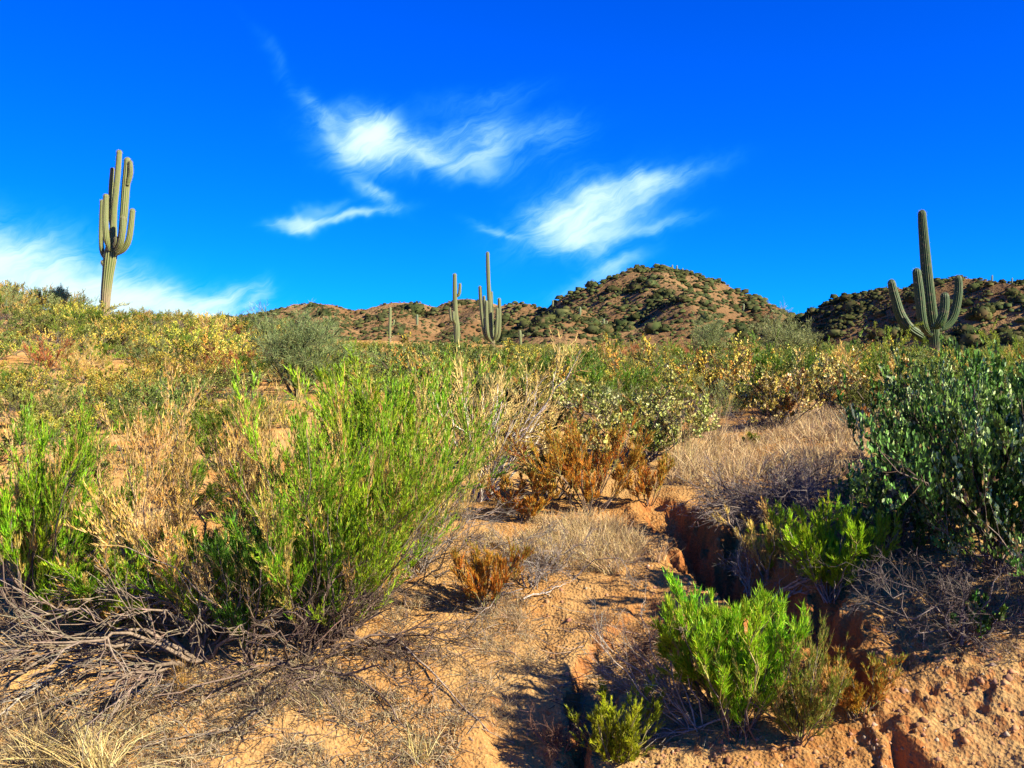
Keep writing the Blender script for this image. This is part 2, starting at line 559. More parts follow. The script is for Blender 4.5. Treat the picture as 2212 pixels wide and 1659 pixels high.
def soil_material(name, far=False):
    m, x = new_mat(name)
    geo = x.new('ShaderNodeNewGeometry')
    P = geo.outputs['Position']
    big = x.noise(P, 0.55 if not far else 0.03, 4, 0.55, 0.3)
    mid = x.noise(P, 4.0 if not far else 0.12, 5, 0.6)
    fine = x.noise(P, 38.0 if not far else 0.9, 4, 0.65)
    grit = x.new('ShaderNodeTexVoronoi'); x.put(grit.inputs['Vector'], P); grit.inputs['Scale'].default_value = 55.0 if not far else 0.5
    if far:
        c = x.mix(x.smooth(big.outputs[0], 0.35, 0.65), (0.165, 0.092, 0.038, 1), (0.215, 0.132, 0.058, 1))
        c = x.mix(x.m('MULTIPLY', x.smooth(mid.outputs[0], 0.5, 0.7), 0.6), c, (0.105, 0.064, 0.026, 1))
        c = x.mix(x.m('MULTIPLY', x.smooth(fine.outputs[0], 0.55, 0.75), 0.5), c, (0.27, 0.19, 0.095, 1))
    else:
        c = x.mix(x.smooth(big.outputs[0], 0.36, 0.62), (0.3256, 0.1563, 0.0435, 1), (0.3922, 0.2401, 0.0870, 1))
        c = x.mix(x.m('MULTIPLY', x.smooth(mid.outputs[0], 0.52, 0.72), 0.7), c, (0.2738, 0.1143, 0.0280, 1))
        c = x.mix(x.m('MULTIPLY', x.smooth(fine.outputs[0], 0.52, 0.75), 0.6), c, (0.4588, 0.3277, 0.1430, 1))
        c = x.mix(x.m('MULTIPLY', x.smooth(grit.outputs['Distance'], 0.30, 0.05), 0.35), c, (0.1480, 0.0762, 0.0342, 1))
    nz = x.new('ShaderNodeSeparateXYZ'); x.put(nz.inputs[0], geo.outputs['True Normal'])
    if not far:                                                   # redder subsoil where the bank is cut
        c = x.mix(x.m('MULTIPLY', x.smooth(nz.outputs[2], 0.80, 0.45), 0.75), c, (0.30, 0.105, 0.030, 1))
    df = x.new('ShaderNodeBsdfDiffuse'); x.put(df.inputs['Color'], c); df.inputs['Roughness'].default_value = 0.6
    hgt = x.m('ADD', x.m('MULTIPLY', fine.outputs[0], 0.7), x.m('ADD', x.m('MULTIPLY', mid.outputs[0], 1.0), x.m('MULTIPLY', grit.outputs['Distance'], 0.5)))
    bp = x.new('ShaderNodeBump'); bp.inputs['Strength'].default_value = 0.9
    bp.inputs['Distance'].default_value = 0.022 if not far else 1.2
    x.put(bp.inputs['Height'], hgt); x.t.links.new(bp.outputs[0], df.inputs['Normal'])
    out = x.new('ShaderNodeOutputMaterial'); x.t.links.new(df.outputs[0], out.inputs[0])
    return m


M_SOIL = soil_material('soil')
M_HILL = soil_material('hill_soil', True)
M_LEAF = leaf_material('thread_leaf', 0.32, 0.03)
M_JOJO = leaf_material('leathery_leaf', 0.14, 0.025, 0.40, 0.025, 0.32)
M_STRAW = leaf_material('straw', 0.30, 0.03, 0.5, 0.01, 0.1)
M_BARK = bark_material('bark')
M_HSHRUB = leaf_material('hill_shrub', 0.15, 0.0, 0.5, 0.03, 0.35)
M_STONE = bark_material('stone', 25, 0.5)

# ------------------------------------------------------------------ ground sheet
def build_ground():
    dense = np.radians(np.linspace(-33, 33, 390))
    side = np.radians(np.linspace(33, 327, 62))[1:-1]
    th = np.concatenate([dense, side])
    th = np.append(th, th[0] + 2 * np.pi)
    r = np.concatenate([[0.25, 0.7, 1.3, 2.0, 2.6, 3.1, 3.4],
                        np.linspace(3.6, 7.2, 195), np.exp(np.linspace(math.log(7.22), math.log(13), 118)),
                        np.exp(np.linspace(math.log(13.15), math.log(900), 105))])
    R, T = np.meshgrid(r, th, indexing='ij')
    X, Y = R * np.sin(T), R * np.cos(T)
    Z = h_ground(X, Y)
    mb = MB()
    nr, nt = X.shape
    idx = np.arange(nr * nt).reshape(nr, nt)
    f = np.stack([idx[:-1, :-1], idx[:-1, 1:], idx[1:, 1:], idx[1:, :-1]], -1).reshape(-1, 4)[:, ::-1]
    mb.add(np.stack([X, Y, Z], -1), f, (0.4, 0.2, 0.1))
    # close the middle
    mb.add(np.concatenate([np.stack([X[0], Y[0], Z[0]], -1), [[0, 0, float(h_ground(np.zeros(1), np.zeros(1))[0])]]]),
           np.stack([np.arange(nt - 1), np.arange(1, nt), np.full(nt - 1, nt)], -1)[:, ::-1], (0.4, 0.2, 0.1))
    o = link('ground', mb.mesh('ground', M_SOIL), kind='structure')
    tag(o, 'orange eroded soil slope rising to the desert hills', 'ground')


build_ground()


def gz(x, y):
    return h_ground(np.atleast_1d(np.asarray(x, float)), np.atleast_1d(np.asarray(y, float)))


# ------------------------------------------------------------------ hills
def ridge_points(pts, n=24):
    P = np.array([px3(*p) for p in pts])
    out = []
    for a, b in zip(P[:-1], P[1:]):
        k = max(2, int(np.linalg.norm(b - a) / 5))
        out.append(a + (b - a) * np.linspace(0, 1, k, endpoint=False)[:, None])
    out.append(P[-1:])
    return np.concatenate(out)


HILLS = {}


def hill(key, label, ridges, slope, box, res, seed, rough=1.0):
    RP = np.concatenate([ridge_points(r) for r in ridges])
    def hf(x, y):
        best = np.full(x.shape, -1e9)
        wx = x + fbm(x, y, 0.035, 3, seed) * 9; wy = y + fbm(x, y, 0.035, 3, seed + 5) * 9
        for p in RP:
            d = np.hypot(wx - p[0], wy - p[1])
            zz = p[2] - slope * (np.sqrt(d * d + 6.0) - 2.45)
            best = np.maximum(best, zz)
        rav = np.abs(fbm(x, y, 0.022, 3, seed + 9))
        drop = np.clip((RP[:, 2].max() - best) / 25.0, 0, 1)
        return best - (0.35 - np.minimum(rav, 0.35)) * 9.0 * drop * rough + fbm(x, y, 0.10, 3, seed + 2) * 1.1 * rough + fbm(x, y, 0.4, 2, seed + 3) * 0.3
    xs = np.linspace(box[0], box[1], res[0]); ys = np.linspace(box[2], box[3], res[1])
    X, Y = np.meshgrid(xs, ys, indexing='ij')
    Z = hf(X, Y)
    G = h_base(X, Y) - 1.5
    Z = np.maximum(Z, G - 3)
    idx = np.arange(X.size).reshape(X.shape)
    f = np.stack([idx[:-1, :-1], idx[1:, :-1], idx[1:, 1:], idx[:-1, 1:]], -1).reshape(-1, 4)
    mb = MB(); mb.add(np.stack([X, Y, Z], -1), f, (0.3, 0.15, 0.07))
    o = link('hill', mb.mesh('hill', M_HILL), kind='structure')
    tag(o, label, 'hill')
    HILLS[key] = (hf, box)


hill('main', 'tall pointed hill dotted with dark shrubs behind the middle saguaros', [
    [(1040, 690, 330), (1100, 657, 325), (1150, 650, 320), (1200, 658, 315), (1260, 634, 312), (1300, 615, 310), (1360, 581, 308), (1415, 574, 308),
     (1450, 580, 308), (1500, 597, 308), (1560, 610, 306), (1620, 632, 304), (1680, 655, 300), (1720, 673, 296), (1770, 697, 290), (1860, 740, 280)],
    [(1415, 574, 308), (1445, 610, 275), (1490, 665, 235), (1520, 720, 200)],
    [(1250, 636, 312), (1225, 670, 270), (1210, 715, 220)],
    [(1620, 632, 304), (1660, 680, 255), (1690, 730, 215)]],
    0.52, (-40, 150, 170, 400), (150, 150), 101)
hill('left', 'low brown ridge line with rounded tops behind the left slope', [
    [(250, 700, 430), (380, 694, 430), (430, 688, 430), (500, 682, 430), (560, 680, 425), (610, 670, 420), (640, 659, 420), (680, 657, 420), (720, 664, 420),
     (745, 670, 420), (800, 662, 415), (850, 654, 415), (900, 652, 412), (930, 657, 410), (960, 667, 405), (985, 662, 400), (1020, 642, 396), (1060, 652, 390), (1110, 690, 380)],
    [(680, 657, 420), (720, 690, 340), (745, 715, 290)], [(900, 652, 412), (850, 685, 340), (820, 712, 280)], [(1020, 642, 396), (1030, 680, 330), (1010, 715, 270)],
    [(500, 682, 430), (560, 705, 350)]],
    0.46, (-210, 40, 230, 520), (150, 130), 202, 0.8)
hill('right', 'dark shaded hill flank covered in shrubs behind the right saguaro', [
    [(1690, 730, 262), (1760, 676, 250), (1800, 658, 240), (1850, 643, 230), (1900, 630, 222), (1980, 618, 212), (2060, 608, 204), (2110, 604, 198), (2160, 608, 192),
     (2250, 614, 182), (2400, 600, 165), (2700, 570, 140), (3100, 520, 115)]],
    0.68, (40, 190, 90, 330), (140, 150), 303)
hill('spur', 'near dark spur at the right edge below the shaded hill', [
    [(2700, 560, 118), (2400, 622, 120), (2250, 648, 122), (2150, 668, 124), (2070, 690, 126), (1990, 716, 128), (1900, 745, 130)]],
    0.64, (35, 125, 70, 180), (100, 110), 404)

# ------------------------------------------------------------------ shrubs on the hills
def clump_shrub(nleaf, seed, size=1.0, flat=0.75, cols=None, w=None, ring=7):
    """a ragged low dome; the larger ones carry loose leaf flakes as well"""
    mb = MB()
    a = np.arange(ring) / ring * 2 * np.pi + seed
    lv = [(0.0, 0.98), (0.72, 0.86), (1.0, 0.25), (0.75, -0.15)]
    V, Cc = [], []
    for i, (r, h) in enumerate(lv):
        n = 1 if i == 0 else ring
        aa = a[:n] + 0.4 * i
        rr = r * rng.uniform(0.65, 1.25, n); hh = h * flat * rng.uniform(0.75, 1.2, n)
        V.append(np.stack([np.cos(aa) * rr, np.sin(aa) * rr, hh], 1) * size * 0.8)
        Cc.append(pick(cols, w, n))
    V, Cc = np.concatenate(V), np.concatenate(Cc)
    f = [[0, 1 + k, 1 + (k + 1) % ring] for k in range(ring)]
    for L in range(1 if ring < 6 else 2):
        o = 1 + L * ring
        for k in range(ring):
            p, q = o + k, o + (k + 1) % ring
            f += [[p, p + ring, q], [q, p + ring, q + ring]]
    mb.add(V, np.array(f), Cc)
    if nleaf:
        d = norm(rng.normal(size=(nleaf, 3))); d[:, 2] = np.abs(d[:, 2])
        c = d * np.array([1, 1, flat]) * size * rng.uniform(0.55, 0.95, (nleaf, 1))
        o = norm(d + rng.normal(size=(nleaf, 3)) * 0.8)
        leaf_blades(mb, c - o * size * 0.1, o, rng.uniform(0.16, 0.34, nleaf) * size, rng.uniform(0.10, 0.2, nleaf) * size, pick(cols, w, nleaf), 0.3, True)
    return mb


HC = [(0.060, 0.072, 0.022), (0.10, 0.095, 0.034), (0.036, 0.050, 0.020), (0.15, 0.11, 0.048)]
HW = [4, 3, 3, 1]


def build_hill_shrubs():
    variants = [clump_shrub(90, i, 1.0, f, HC, HW, 9).mesh('foliage', M_HSHRUB, False) for i, f in enumerate((0.8, 1.0, 0.65, 1.15))]
    plan = {'main': (54000, 'shrubs dotted over the pointed hill', 'dark green shrub dotted on the pointed hill behind the saguaros'),
            'left': (42000, 'shrubs dotted along the low ridge', 'dark olive shrub dotted on the low brown ridge'),
            'right': (80000, 'shrubs dotted over the shaded hill', 'dark shrub on the shaded hill behind the right saguaro'),
            'spur': (22000, 'shrubs on the dark spur', 'dark shrub on the near spur at the right edge')}
    everything = []
    for key, (n, grp, lab) in plan.items():
        hf, b = HILLS[key]
        x = rng.uniform(b[0], b[1], n); y = rng.uniform(b[2], b[3], n)
        z = hf(x, y)
        ok = z > h_base(x, y) - 0.5
        px = CX + x / y * F; py = CY - (z - EYE) / y * F
        ok &= (px > -60) & (px < 2290)
        # keep what faces the camera
        e = 1.5
        zn = hf(x, y - e)
        ok &= (z - zn) / e > (z - EYE) / y - 0.12
        patch = fbm(x, y, 0.03, 3, 900)
        ok &= rng.uniform(size=n) < np.clip((0.42 if key in ('main', 'left') else 0.95) + patch * 0.8, 0.10, 1)
        ok &= rng.uniform(size=n) < (y / y.max()) ** 0.3
        x, y, z, px, patch = x[ok], y[ok], z[ok], px[ok], patch[ok]
        s = 0.62 * (0.35 + rng.gamma(1.3, 0.45, len(x))) * (1 + 0.5 * np.clip(patch, 0, 1)) * (1.15 if key in ('main', 'left') else 0.95)
        everything += [(key, a, b_, c, q) for a, b_, c, q in zip(x, y, z, s)]
    size = np.array([q / b_ for (_, _, b_, _, q) in everything])
    big = set(np.argsort(-size)[:290].tolist())
    rest = {k: MB() for k in plan}
    base_v = [clump_shrub(4, i + 9, 1.0, f, HC, HW, 4) for i, f in enumerate((0.8, 1.0, 0.65, 1.1, 0.9, 0.75))]
    base = [(np.concatenate(m.v), np.concatenate(m.t), np.concatenate(m.c)) for m in base_v]
    for i, (key, a, b_, c, q) in enumerate(everything):
        if i in big:
            o = link('hill_shrub', variants[i % 4], None, (a, b_, c - 0.1 * q))
            o.rotation_euler = (0, 0, i * 2.4); o.scale = (q * 1.1, q * 1.1, q)
            tag(o, plan[key][2], 'shrub', plan[key][1])
        else:
            v, t, cc = base[i % 6]
            ca, sa = math.cos(i * 2.4), math.sin(i * 2.4)
            vv = np.stack([v[:, 0] * ca - v[:, 1] * sa, v[:, 0] * sa + v[:, 1] * ca, v[:, 2]], 1) * q + np.array([a, b_, c - 0.1 * q])
            rest[key].add(vv, t, cc * (0.55 + 0.9 * ((i * 0.618) % 1)))
    for k in plan:
        o = link('hill_brush', rest[k].mesh('hill_brush', M_HSHRUB, False), kind='stuff')
        tag(o, {'main': 'fine dark brush scattered over the pointed hill', 'left': 'fine olive brush scattered over the low ridge',
                'right': 'fine dark brush scattered over the shaded hill', 'spur': 'fine dark brush scattered over the near spur'}[k], 'brush')


build_hill_shrubs()

# ------------------------------------------------------------------ saguaros
def cactus_material():
    m, x = new_mat('cactus_skin')
    at_ = x.new('ShaderNodeAttribute', attribute_name='col')
    tc = x.new('ShaderNodeTexCoord')
    n = x.noise(tc.outputs['Object'], 6.0, 4, 0.6)
    c = x.mix(x.m('MULTIPLY', x.smooth(n.outputs[0], 0.52, 0.72), 0.5), at_.outputs['Color'], (0.20, 0.14, 0.07, 1))
    p = x.new('ShaderNodeBsdfPrincipled')
    x.put(p.inputs['Base Color'], c); p.inputs['Roughness'].default_value = 0.55
    p.inputs['Specular IOR Level'].default_value = 0.3
    out = x.new('ShaderNodeOutputMaterial'); x.t.links.new(p.outputs[0], out.inputs[0])
    return m


M_CACT = cactus_material()
M_SPINE = leaf_material('cactus_spine', 0.3, 0.0, 0.5, 0.0, 0.05)


def smooth_path(P, K):
    P = np.asarray(P, float)
    n = len(P)
    t = np.linspace(0, n - 1, K)
    i = np.clip(t.astype(int), 0, n - 2); u = (t - i)[:, None]
    g = lambda k: P[np.clip(k, 0, n - 1)]
    p0, p1, p2, p3 = g(i - 1), g(i), g(i + 1), g(i + 2)
    return 0.5 * ((2 * p1) + (-p0 + p2) * u + (2 * p0 - 5 * p1 + 4 * p2 - p3) * u ** 2 + (-p0 + 3 * p1 - 3 * p2 + p3) * u ** 3)


def ribbed(path, rad, ribs, green, crest, K=44, bark=0.0, spine=1.0, neck=False):
    """ribbed column along a path, domed tip; returns skin and spine meshes"""
    q = smooth_path(np.concatenate([np.asarray(path, float), np.asarray(rad, float)[:, None]], 1), K)
    P, R = q[:, :3].copy(), q[:, 3].copy()
    # domed tip: shrink the last rings
    seg = np.linalg.norm(np.diff(P, axis=0), axis=1); s = np.concatenate([[0], np.cumsum(seg)])
    L = s[-1]; rt = R[-1] * 1.15
    tipd = L - s
    k = tipd < rt
    # resample extra rings in the dome
    dome = L - rt * (1 - np.sin(np.linspace(0, np.pi / 2, 7)))
    S = np.concatenate([s[~k], dome])
    P = np.stack([np.interp(S, s, P[:, i]) for i in range(3)], 1); R = np.interp(S, s, R)
    td = np.clip((L - S) / rt, 0, 1)
    R = R * np.where(L - S < rt, np.sqrt(np.maximum(1 - (1 - td) ** 2, 0.0004)), 1)
    if neck:
        R = R * (0.72 + 0.28 * sstep(S / L, 0.0, 0.22))
    T = norm(np.gradient(P, axis=0))
    A = norm(np.cross(T, np.array([0.03, 1.0, 0.05]))); B = np.cross(T, A)
    m = ribs * 4
    ang = np.arange(m) / m * 2 * np.pi
    ph = (np.arange(m) % 4) / 4.0
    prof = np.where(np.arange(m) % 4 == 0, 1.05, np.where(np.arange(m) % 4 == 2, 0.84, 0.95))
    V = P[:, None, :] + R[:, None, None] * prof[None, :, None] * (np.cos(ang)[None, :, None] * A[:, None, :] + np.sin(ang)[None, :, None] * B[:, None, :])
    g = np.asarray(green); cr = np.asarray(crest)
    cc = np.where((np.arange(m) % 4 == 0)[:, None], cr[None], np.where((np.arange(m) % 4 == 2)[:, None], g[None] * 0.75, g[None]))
    Cc = np.broadcast_to(cc[None], (len(P), m, 3)).copy()
    if bark > 0:
        w = (1 - sstep(S / L, bark * 0.3, bark))[:, None, None] * 0.85
        Cc = Cc * (1 - w) + np.array([0.24, 0.165, 0.095]) * w * (0.7 + 0.6 * rng.uniform(size=(len(P), m, 1)))
    idx = np.arange(len(P) * m).reshape(len(P), m)
    a = idx[:-1]; b = np.roll(a, -1, 1); d = idx[1:]; c = np.roll(d, -1, 1)
    mb = MB(); mb.add(V, np.stack([a, b, c, d], -1).reshape(-1, 4), Cc.reshape(-1, 3))
    # spines on the rib crests
    sp = MB()
    rows = np.arange(len(P) - 1)
    per = int(4 * spine)
    ii = np.repeat(rows, ribs * per)
    jj = np.tile(np.repeat(np.arange(ribs) * 4, per), len(rows))
    u = rng.uniform(size=len(ii))[:, None]
    base = V[ii, jj] * (1 - u) + V[ii + 1, jj] * u
    out = norm(base - (P[ii] * (1 - u) + P[ii + 1] * u))
    dv = norm(out + rng.normal(size=out.shape) * 0.55)
    ln = rng.uniform(0.025, 0.06, len(ii)) * (1 + 0.25 * (ii > len(P) - 9))
    threads(sp, base, dv, ln, np.full(len(ii), 0.007), pick([(0.50, 0.44, 0.32), (0.34, 0.28, 0.19)], [1, 1], len(ii)))
    return mb, sp


def saguaro(label, depth, zoom, trunk, arms, ribs=16, green=(0.10, 0.135, 0.035), crest=(0.30, 0.30, 0.13), bark=0.3, spine=1.0, K=44, group=None):
    """trunk and arms as (x, y, width[, depth offset]) read in a zoomed view; zoom = scale, x0, y0"""
    k, x0, y0 = zoom
    def P3(p):
        px, py = (p[0] / k + x0) / 1.1302, (p[1] / k + y0) / 1.1302
        off = p[3] if len(p) > 3 else 0.0
        return px3(px, py, depth + off)
    def rad(p): return p[2] / k / 1.1302 / F * depth * 0.5
    tp = np.array([P3(p) for p in trunk]); tr = [rad(p) for p in trunk]
    g = float(gz(tp[0][0], tp[0][1])[0])
    base = np.array([tp[0][0], tp[0][1], min(g, tp[0][2])])
    if tp[0][2] - g > 0.05:
        tp = np.vstack([[tp[0][0], tp[0][1], g - 0.1], tp]); tr = [tr[0] * 0.97] + tr
    root = thing('saguaro_cactus', label, 'cactus', base, group)
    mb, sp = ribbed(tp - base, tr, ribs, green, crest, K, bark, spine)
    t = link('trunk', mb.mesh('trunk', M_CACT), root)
    if spine > 0: link('spines', sp.mesh('spines', M_SPINE, False), t, kind='stuff')
    for a in arms:
        ap = np.array([P3(p) for p in a]); ar = [rad(p) for p in a]
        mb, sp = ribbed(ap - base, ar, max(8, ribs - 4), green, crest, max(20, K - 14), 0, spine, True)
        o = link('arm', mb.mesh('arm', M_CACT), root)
        if spine > 0: link('spines', sp.mesh('spines', M_SPINE, False), o, kind='stuff')
    return root


saguaro('tall pale saguaro with seven upright arms on the left crest', 52, (2.766, 0, 300),
        [(710, 1375, 52), (711, 1260, 56), (716, 1150, 64), (730, 1020, 72), (745, 900, 84), (758, 800, 62), (766, 690, 42), (772, 580, 38), (785, 450, 37), (798, 310, 36), (807, 182, 33)],
        [[(728, 915, 30, .1), (697, 895, 30, .1), (684, 820, 30, .1), (685, 680, 30, .15), (690, 518, 28, .15)],
         [(742, 860, 34, -.3), (722, 800, 38, -.5), (713, 700, 38, -.55), (713, 590, 37, -.5), (716, 478, 33, -.5)],
         [(762, 740, 26, .3), (750, 650, 30, .5), (748, 500, 30, .5), (752, 400, 29, .5), (760, 302, 26, .5)],
         [(780, 850, 40, .2), (818, 770, 46, .35), (834, 640, 50, .35), (848, 450, 52, .35), (858, 330, 50, .35), (862, 232, 40, .35)],
         [(862, 420, 30, .2), (882, 350, 28, .2), (884, 300, 26, .2), (880, 255, 24, .2)],
         [(786, 870, 32, -.4), (815, 815, 36, -.55), (827, 740, 36, -.6), (832, 628, 33, -.6)],
         [(780, 890, 32, -.1), (830, 858, 36, -.15), (866, 800, 38, -.2), (884, 700, 37, -.2), (896, 578, 33, -.2)],
         [(775, 840, 26, -.4), (788, 805, 28, -.5), (788, 768, 26, -.5)],
         [(708, 960, 34, -.1), (694, 940, 26, -.15), (690, 928, 22, -.15)]], ribs=15, green=(0.095, 0.125, 0.026), crest=(0.27, 0.26, 0.10), bark=0.30)
saguaro('stout green saguaro with four curved arms on the right', 34, (3.016, 1800, 450),
        [(1456, 1260, 72), (1452, 1180, 78), (1440, 1060, 82), (1425, 950, 86), (1408, 800, 84), (1392, 620, 76), (1376, 430, 68), (1364, 280, 60), (1359, 188, 52)],
        [[(1420, 1160, 60, .1), (1350, 1120, 76, .1), (1262, 1060, 80, .1), (1200, 960, 72, .1), (1166, 850, 64, .1), (1145, 770, 58, .1), (1130, 700, 52, .1)],
         [(1425, 1110, 50, -.5), (1378, 1060, 60, -.75), (1356, 960, 64, -.8), (1344, 840, 66, -.8), (1330, 720, 62, -.8), (1318, 616, 54, -.8)],
         [(1440, 1050, 50, -.5), (1486, 1030, 62, -.75), (1516, 960, 64, -.8), (1528, 880, 62, -.8), (1526, 795, 54, -.8)],
         [(1440, 1070, 48, .15), (1520, 1052, 58, .2), (1582, 990, 60, .2), (1614, 890, 60, .2), (1630, 770, 56, .2), (1624, 668, 48, .2)]],
        ribs=18, green=(0.030, 0.066, 0.015), crest=(0.060, 0.092, 0.024), bark=0.14, spine=0.25)
saguaro('slender saguaro with short arms left of the candelabra saguaro', 70, (3.16, 600, 600),
        [(1628, 790, 40), (1628, 650, 48), (1618, 520, 38), (1613, 380, 34), (1612, 212, 28)],
        [[(1622, 395, 16), (1642, 380, 22), (1651, 345, 23), (1653, 288, 20)], [(1612, 600, 16), (1588, 575, 20), (1579, 530, 20), (1578, 478, 18)],
         [(1620, 605, 16, -.4), (1604, 570, 22, -.6), (1602, 505, 20, -.6)]], ribs=12, green=(0.085, 0.110, 0.026), crest=(0.22, 0.22, 0.10), bark=0.1, spine=0.6, K=34)
saguaro('candelabra saguaro with a tall centre stem and six arms', 70, (3.16, 600, 600),
        [(1906, 795, 34), (1904, 740, 34), (1894, 640, 34), (1884, 500, 35), (1873, 300, 31), (1868, 160, 29), (1866, 46, 25)],
        [[(1900, 740, 20, .1), (1850, 700, 27, .2), (1826, 570, 30, .2), (1813, 430, 29, .2), (1807, 308, 26, .2)],
         [(1896, 730, 18, .4), (1858, 660, 22, .6), (1846, 520, 23, .6), (1838, 385, 20, .6)],
         [(1900, 745, 20, -.3), (1868, 690, 27, -.6), (1857, 560, 29, -.6), (1856, 420, 26, -.6)],
         [(1898, 700, 16, .4), (1900, 560, 21, .6), (1898, 440, 21, .6), (1896, 352, 19, .6)],
         [(1906, 735, 18, -.2), (1930, 680, 25, -.4), (1938, 580, 25, -.4), (1939, 478, 22, -.4)],
         [(1908, 745, 20, .1), (1948, 700, 26, .1), (1958, 580, 28, .1), (1955, 402, 25, .1)]], ribs=12, green=(0.078, 0.102, 0.025), crest=(0.21, 0.21, 0.095), bark=0.16, spine=0.6, K=34)
saguaro('small saguaro with one short arm standing before the low ridge', 110, (3.16, 600, 600),
        [(1112, 722, 20), (1112, 620, 22), (1114, 540, 21), (1115, 472, 18)], [[(1114, 622, 10), (1134, 612, 14), (1142, 592, 15), (1143, 568, 13)]],
        ribs=10, spine=0.4, K=24)
saguaro('squat stubby saguaro with one bulging arm right of the candelabra saguaro', 85, (3.16, 600, 600),
        [(2120, 750, 20), (2118, 700, 22), (2114, 650, 20)], [[(2118, 705, 12), (2134, 698, 17), (2138, 682, 15)]], ribs=10, spine=0.4, K=24)


def far_saguaro(label, px, py_base, py_top, key, wpx=5.0, arms=()):
    hf, b = HILLS[key]
    t = np.linspace(120, 450, 1500)
    x = (px - CX) / F * t; z = EYE + (CY - py_base) / F * t
    hh = np.where((x > b[0]) & (x < b[1]) & (t > b[2]) & (t < b[3]), hf(x, t), h_base(x, t))
    k = np.nonzero(z <= hh)[0]
    d = float(t[k[0]]) if len(k) else 300.0
    s = d / F
    base = np.array([(px - CX) * s, d, EYE + (CY - py_base) * s - 0.3])
    h = (py_base - py_top) * s + 0.3
    root = thing('saguaro_cactus', label, 'cactus', base, 'far saguaros on the hills')
    r = wpx * s * 0.5
    mb, _ = ribbed(np.array([[0, 0, 0], [0.0, 0, h * .5], [0.05, 0, h]]), [r * .9, r * 1.1, r * .85], 9, (0.10, 0.14, 0.05), (0.25, 0.26, 0.14), 12, 0, 0.17)
    link('trunk', mb.mesh('trunk', M_CACT), root)
    for sgn in arms:
        mb, _ = ribbed(np.array([[0, 0, h * .4], [sgn * r * 2.6, 0, h * .45], [sgn * r * 3.0, 0, h * .75]]), [r * .6, r * .75, r * .65], 8, (0.10, 0.14, 0.05), (0.25, 0.26, 0.14), 10, 0, 0.17)
        link('arm', mb.mesh('arm', M_CACT), root)


far_saguaro('tiny distant saguaro pale against the dark fold of the low ridge', 901, 701, 679, 'left', 5)
far_saguaro('tiny saguaro halfway up the left flank of the pointed hill', 1253, 680, 663, 'main', 5)
far_saguaro('tiny saguaro on the left shoulder of the pointed hill skyline', 1194, 664, 648, 'main', 4)
far_saguaro('tiny two-armed saguaro low on the left flank of the pointed hill', 1304, 706, 688, 'main', 5, (-1, 1))
far_saguaro('left of the three tiny saguaros right of the pointed summit', 1452, 584, 572, 'main', 3.5)
far_saguaro('right of the three tiny saguaros right of the pointed summit', 1462, 588, 573, 'main', 3.5)
far_saguaro('lowest of the three tiny saguaros right of the pointed summit', 1474, 591, 579, 'main', 3)
far_saguaro('tiny saguaro on the right flank of the pointed hill', 1606, 672, 656, 'main', 4)
far_saguaro('tiny saguaro on the skyline of the shaded hill right of the stout saguaro', 2143, 606, 594, 'right', 3)
far_saguaro('tiny saguaro on the shaded hill skyline by the right edge', 2186, 612, 600, 'right', 3)

# ------------------------------------------------------------------ plant generators
GREEN = [(0.25, 0.47, 0.012), (0.36, 0.54, 0.018), (0.16, 0.33, 0.012), (0.52, 0.52, 0.04)]
TAN = [(0.74, 0.51, 0.13), (0.82, 0.58, 0.12), (0.60, 0.42, 0.15), (0.78, 0.48, 0.07)]
GREY = (0.26, 0.205, 0.155)
DARKB = (0.13, 0.085, 0.055)


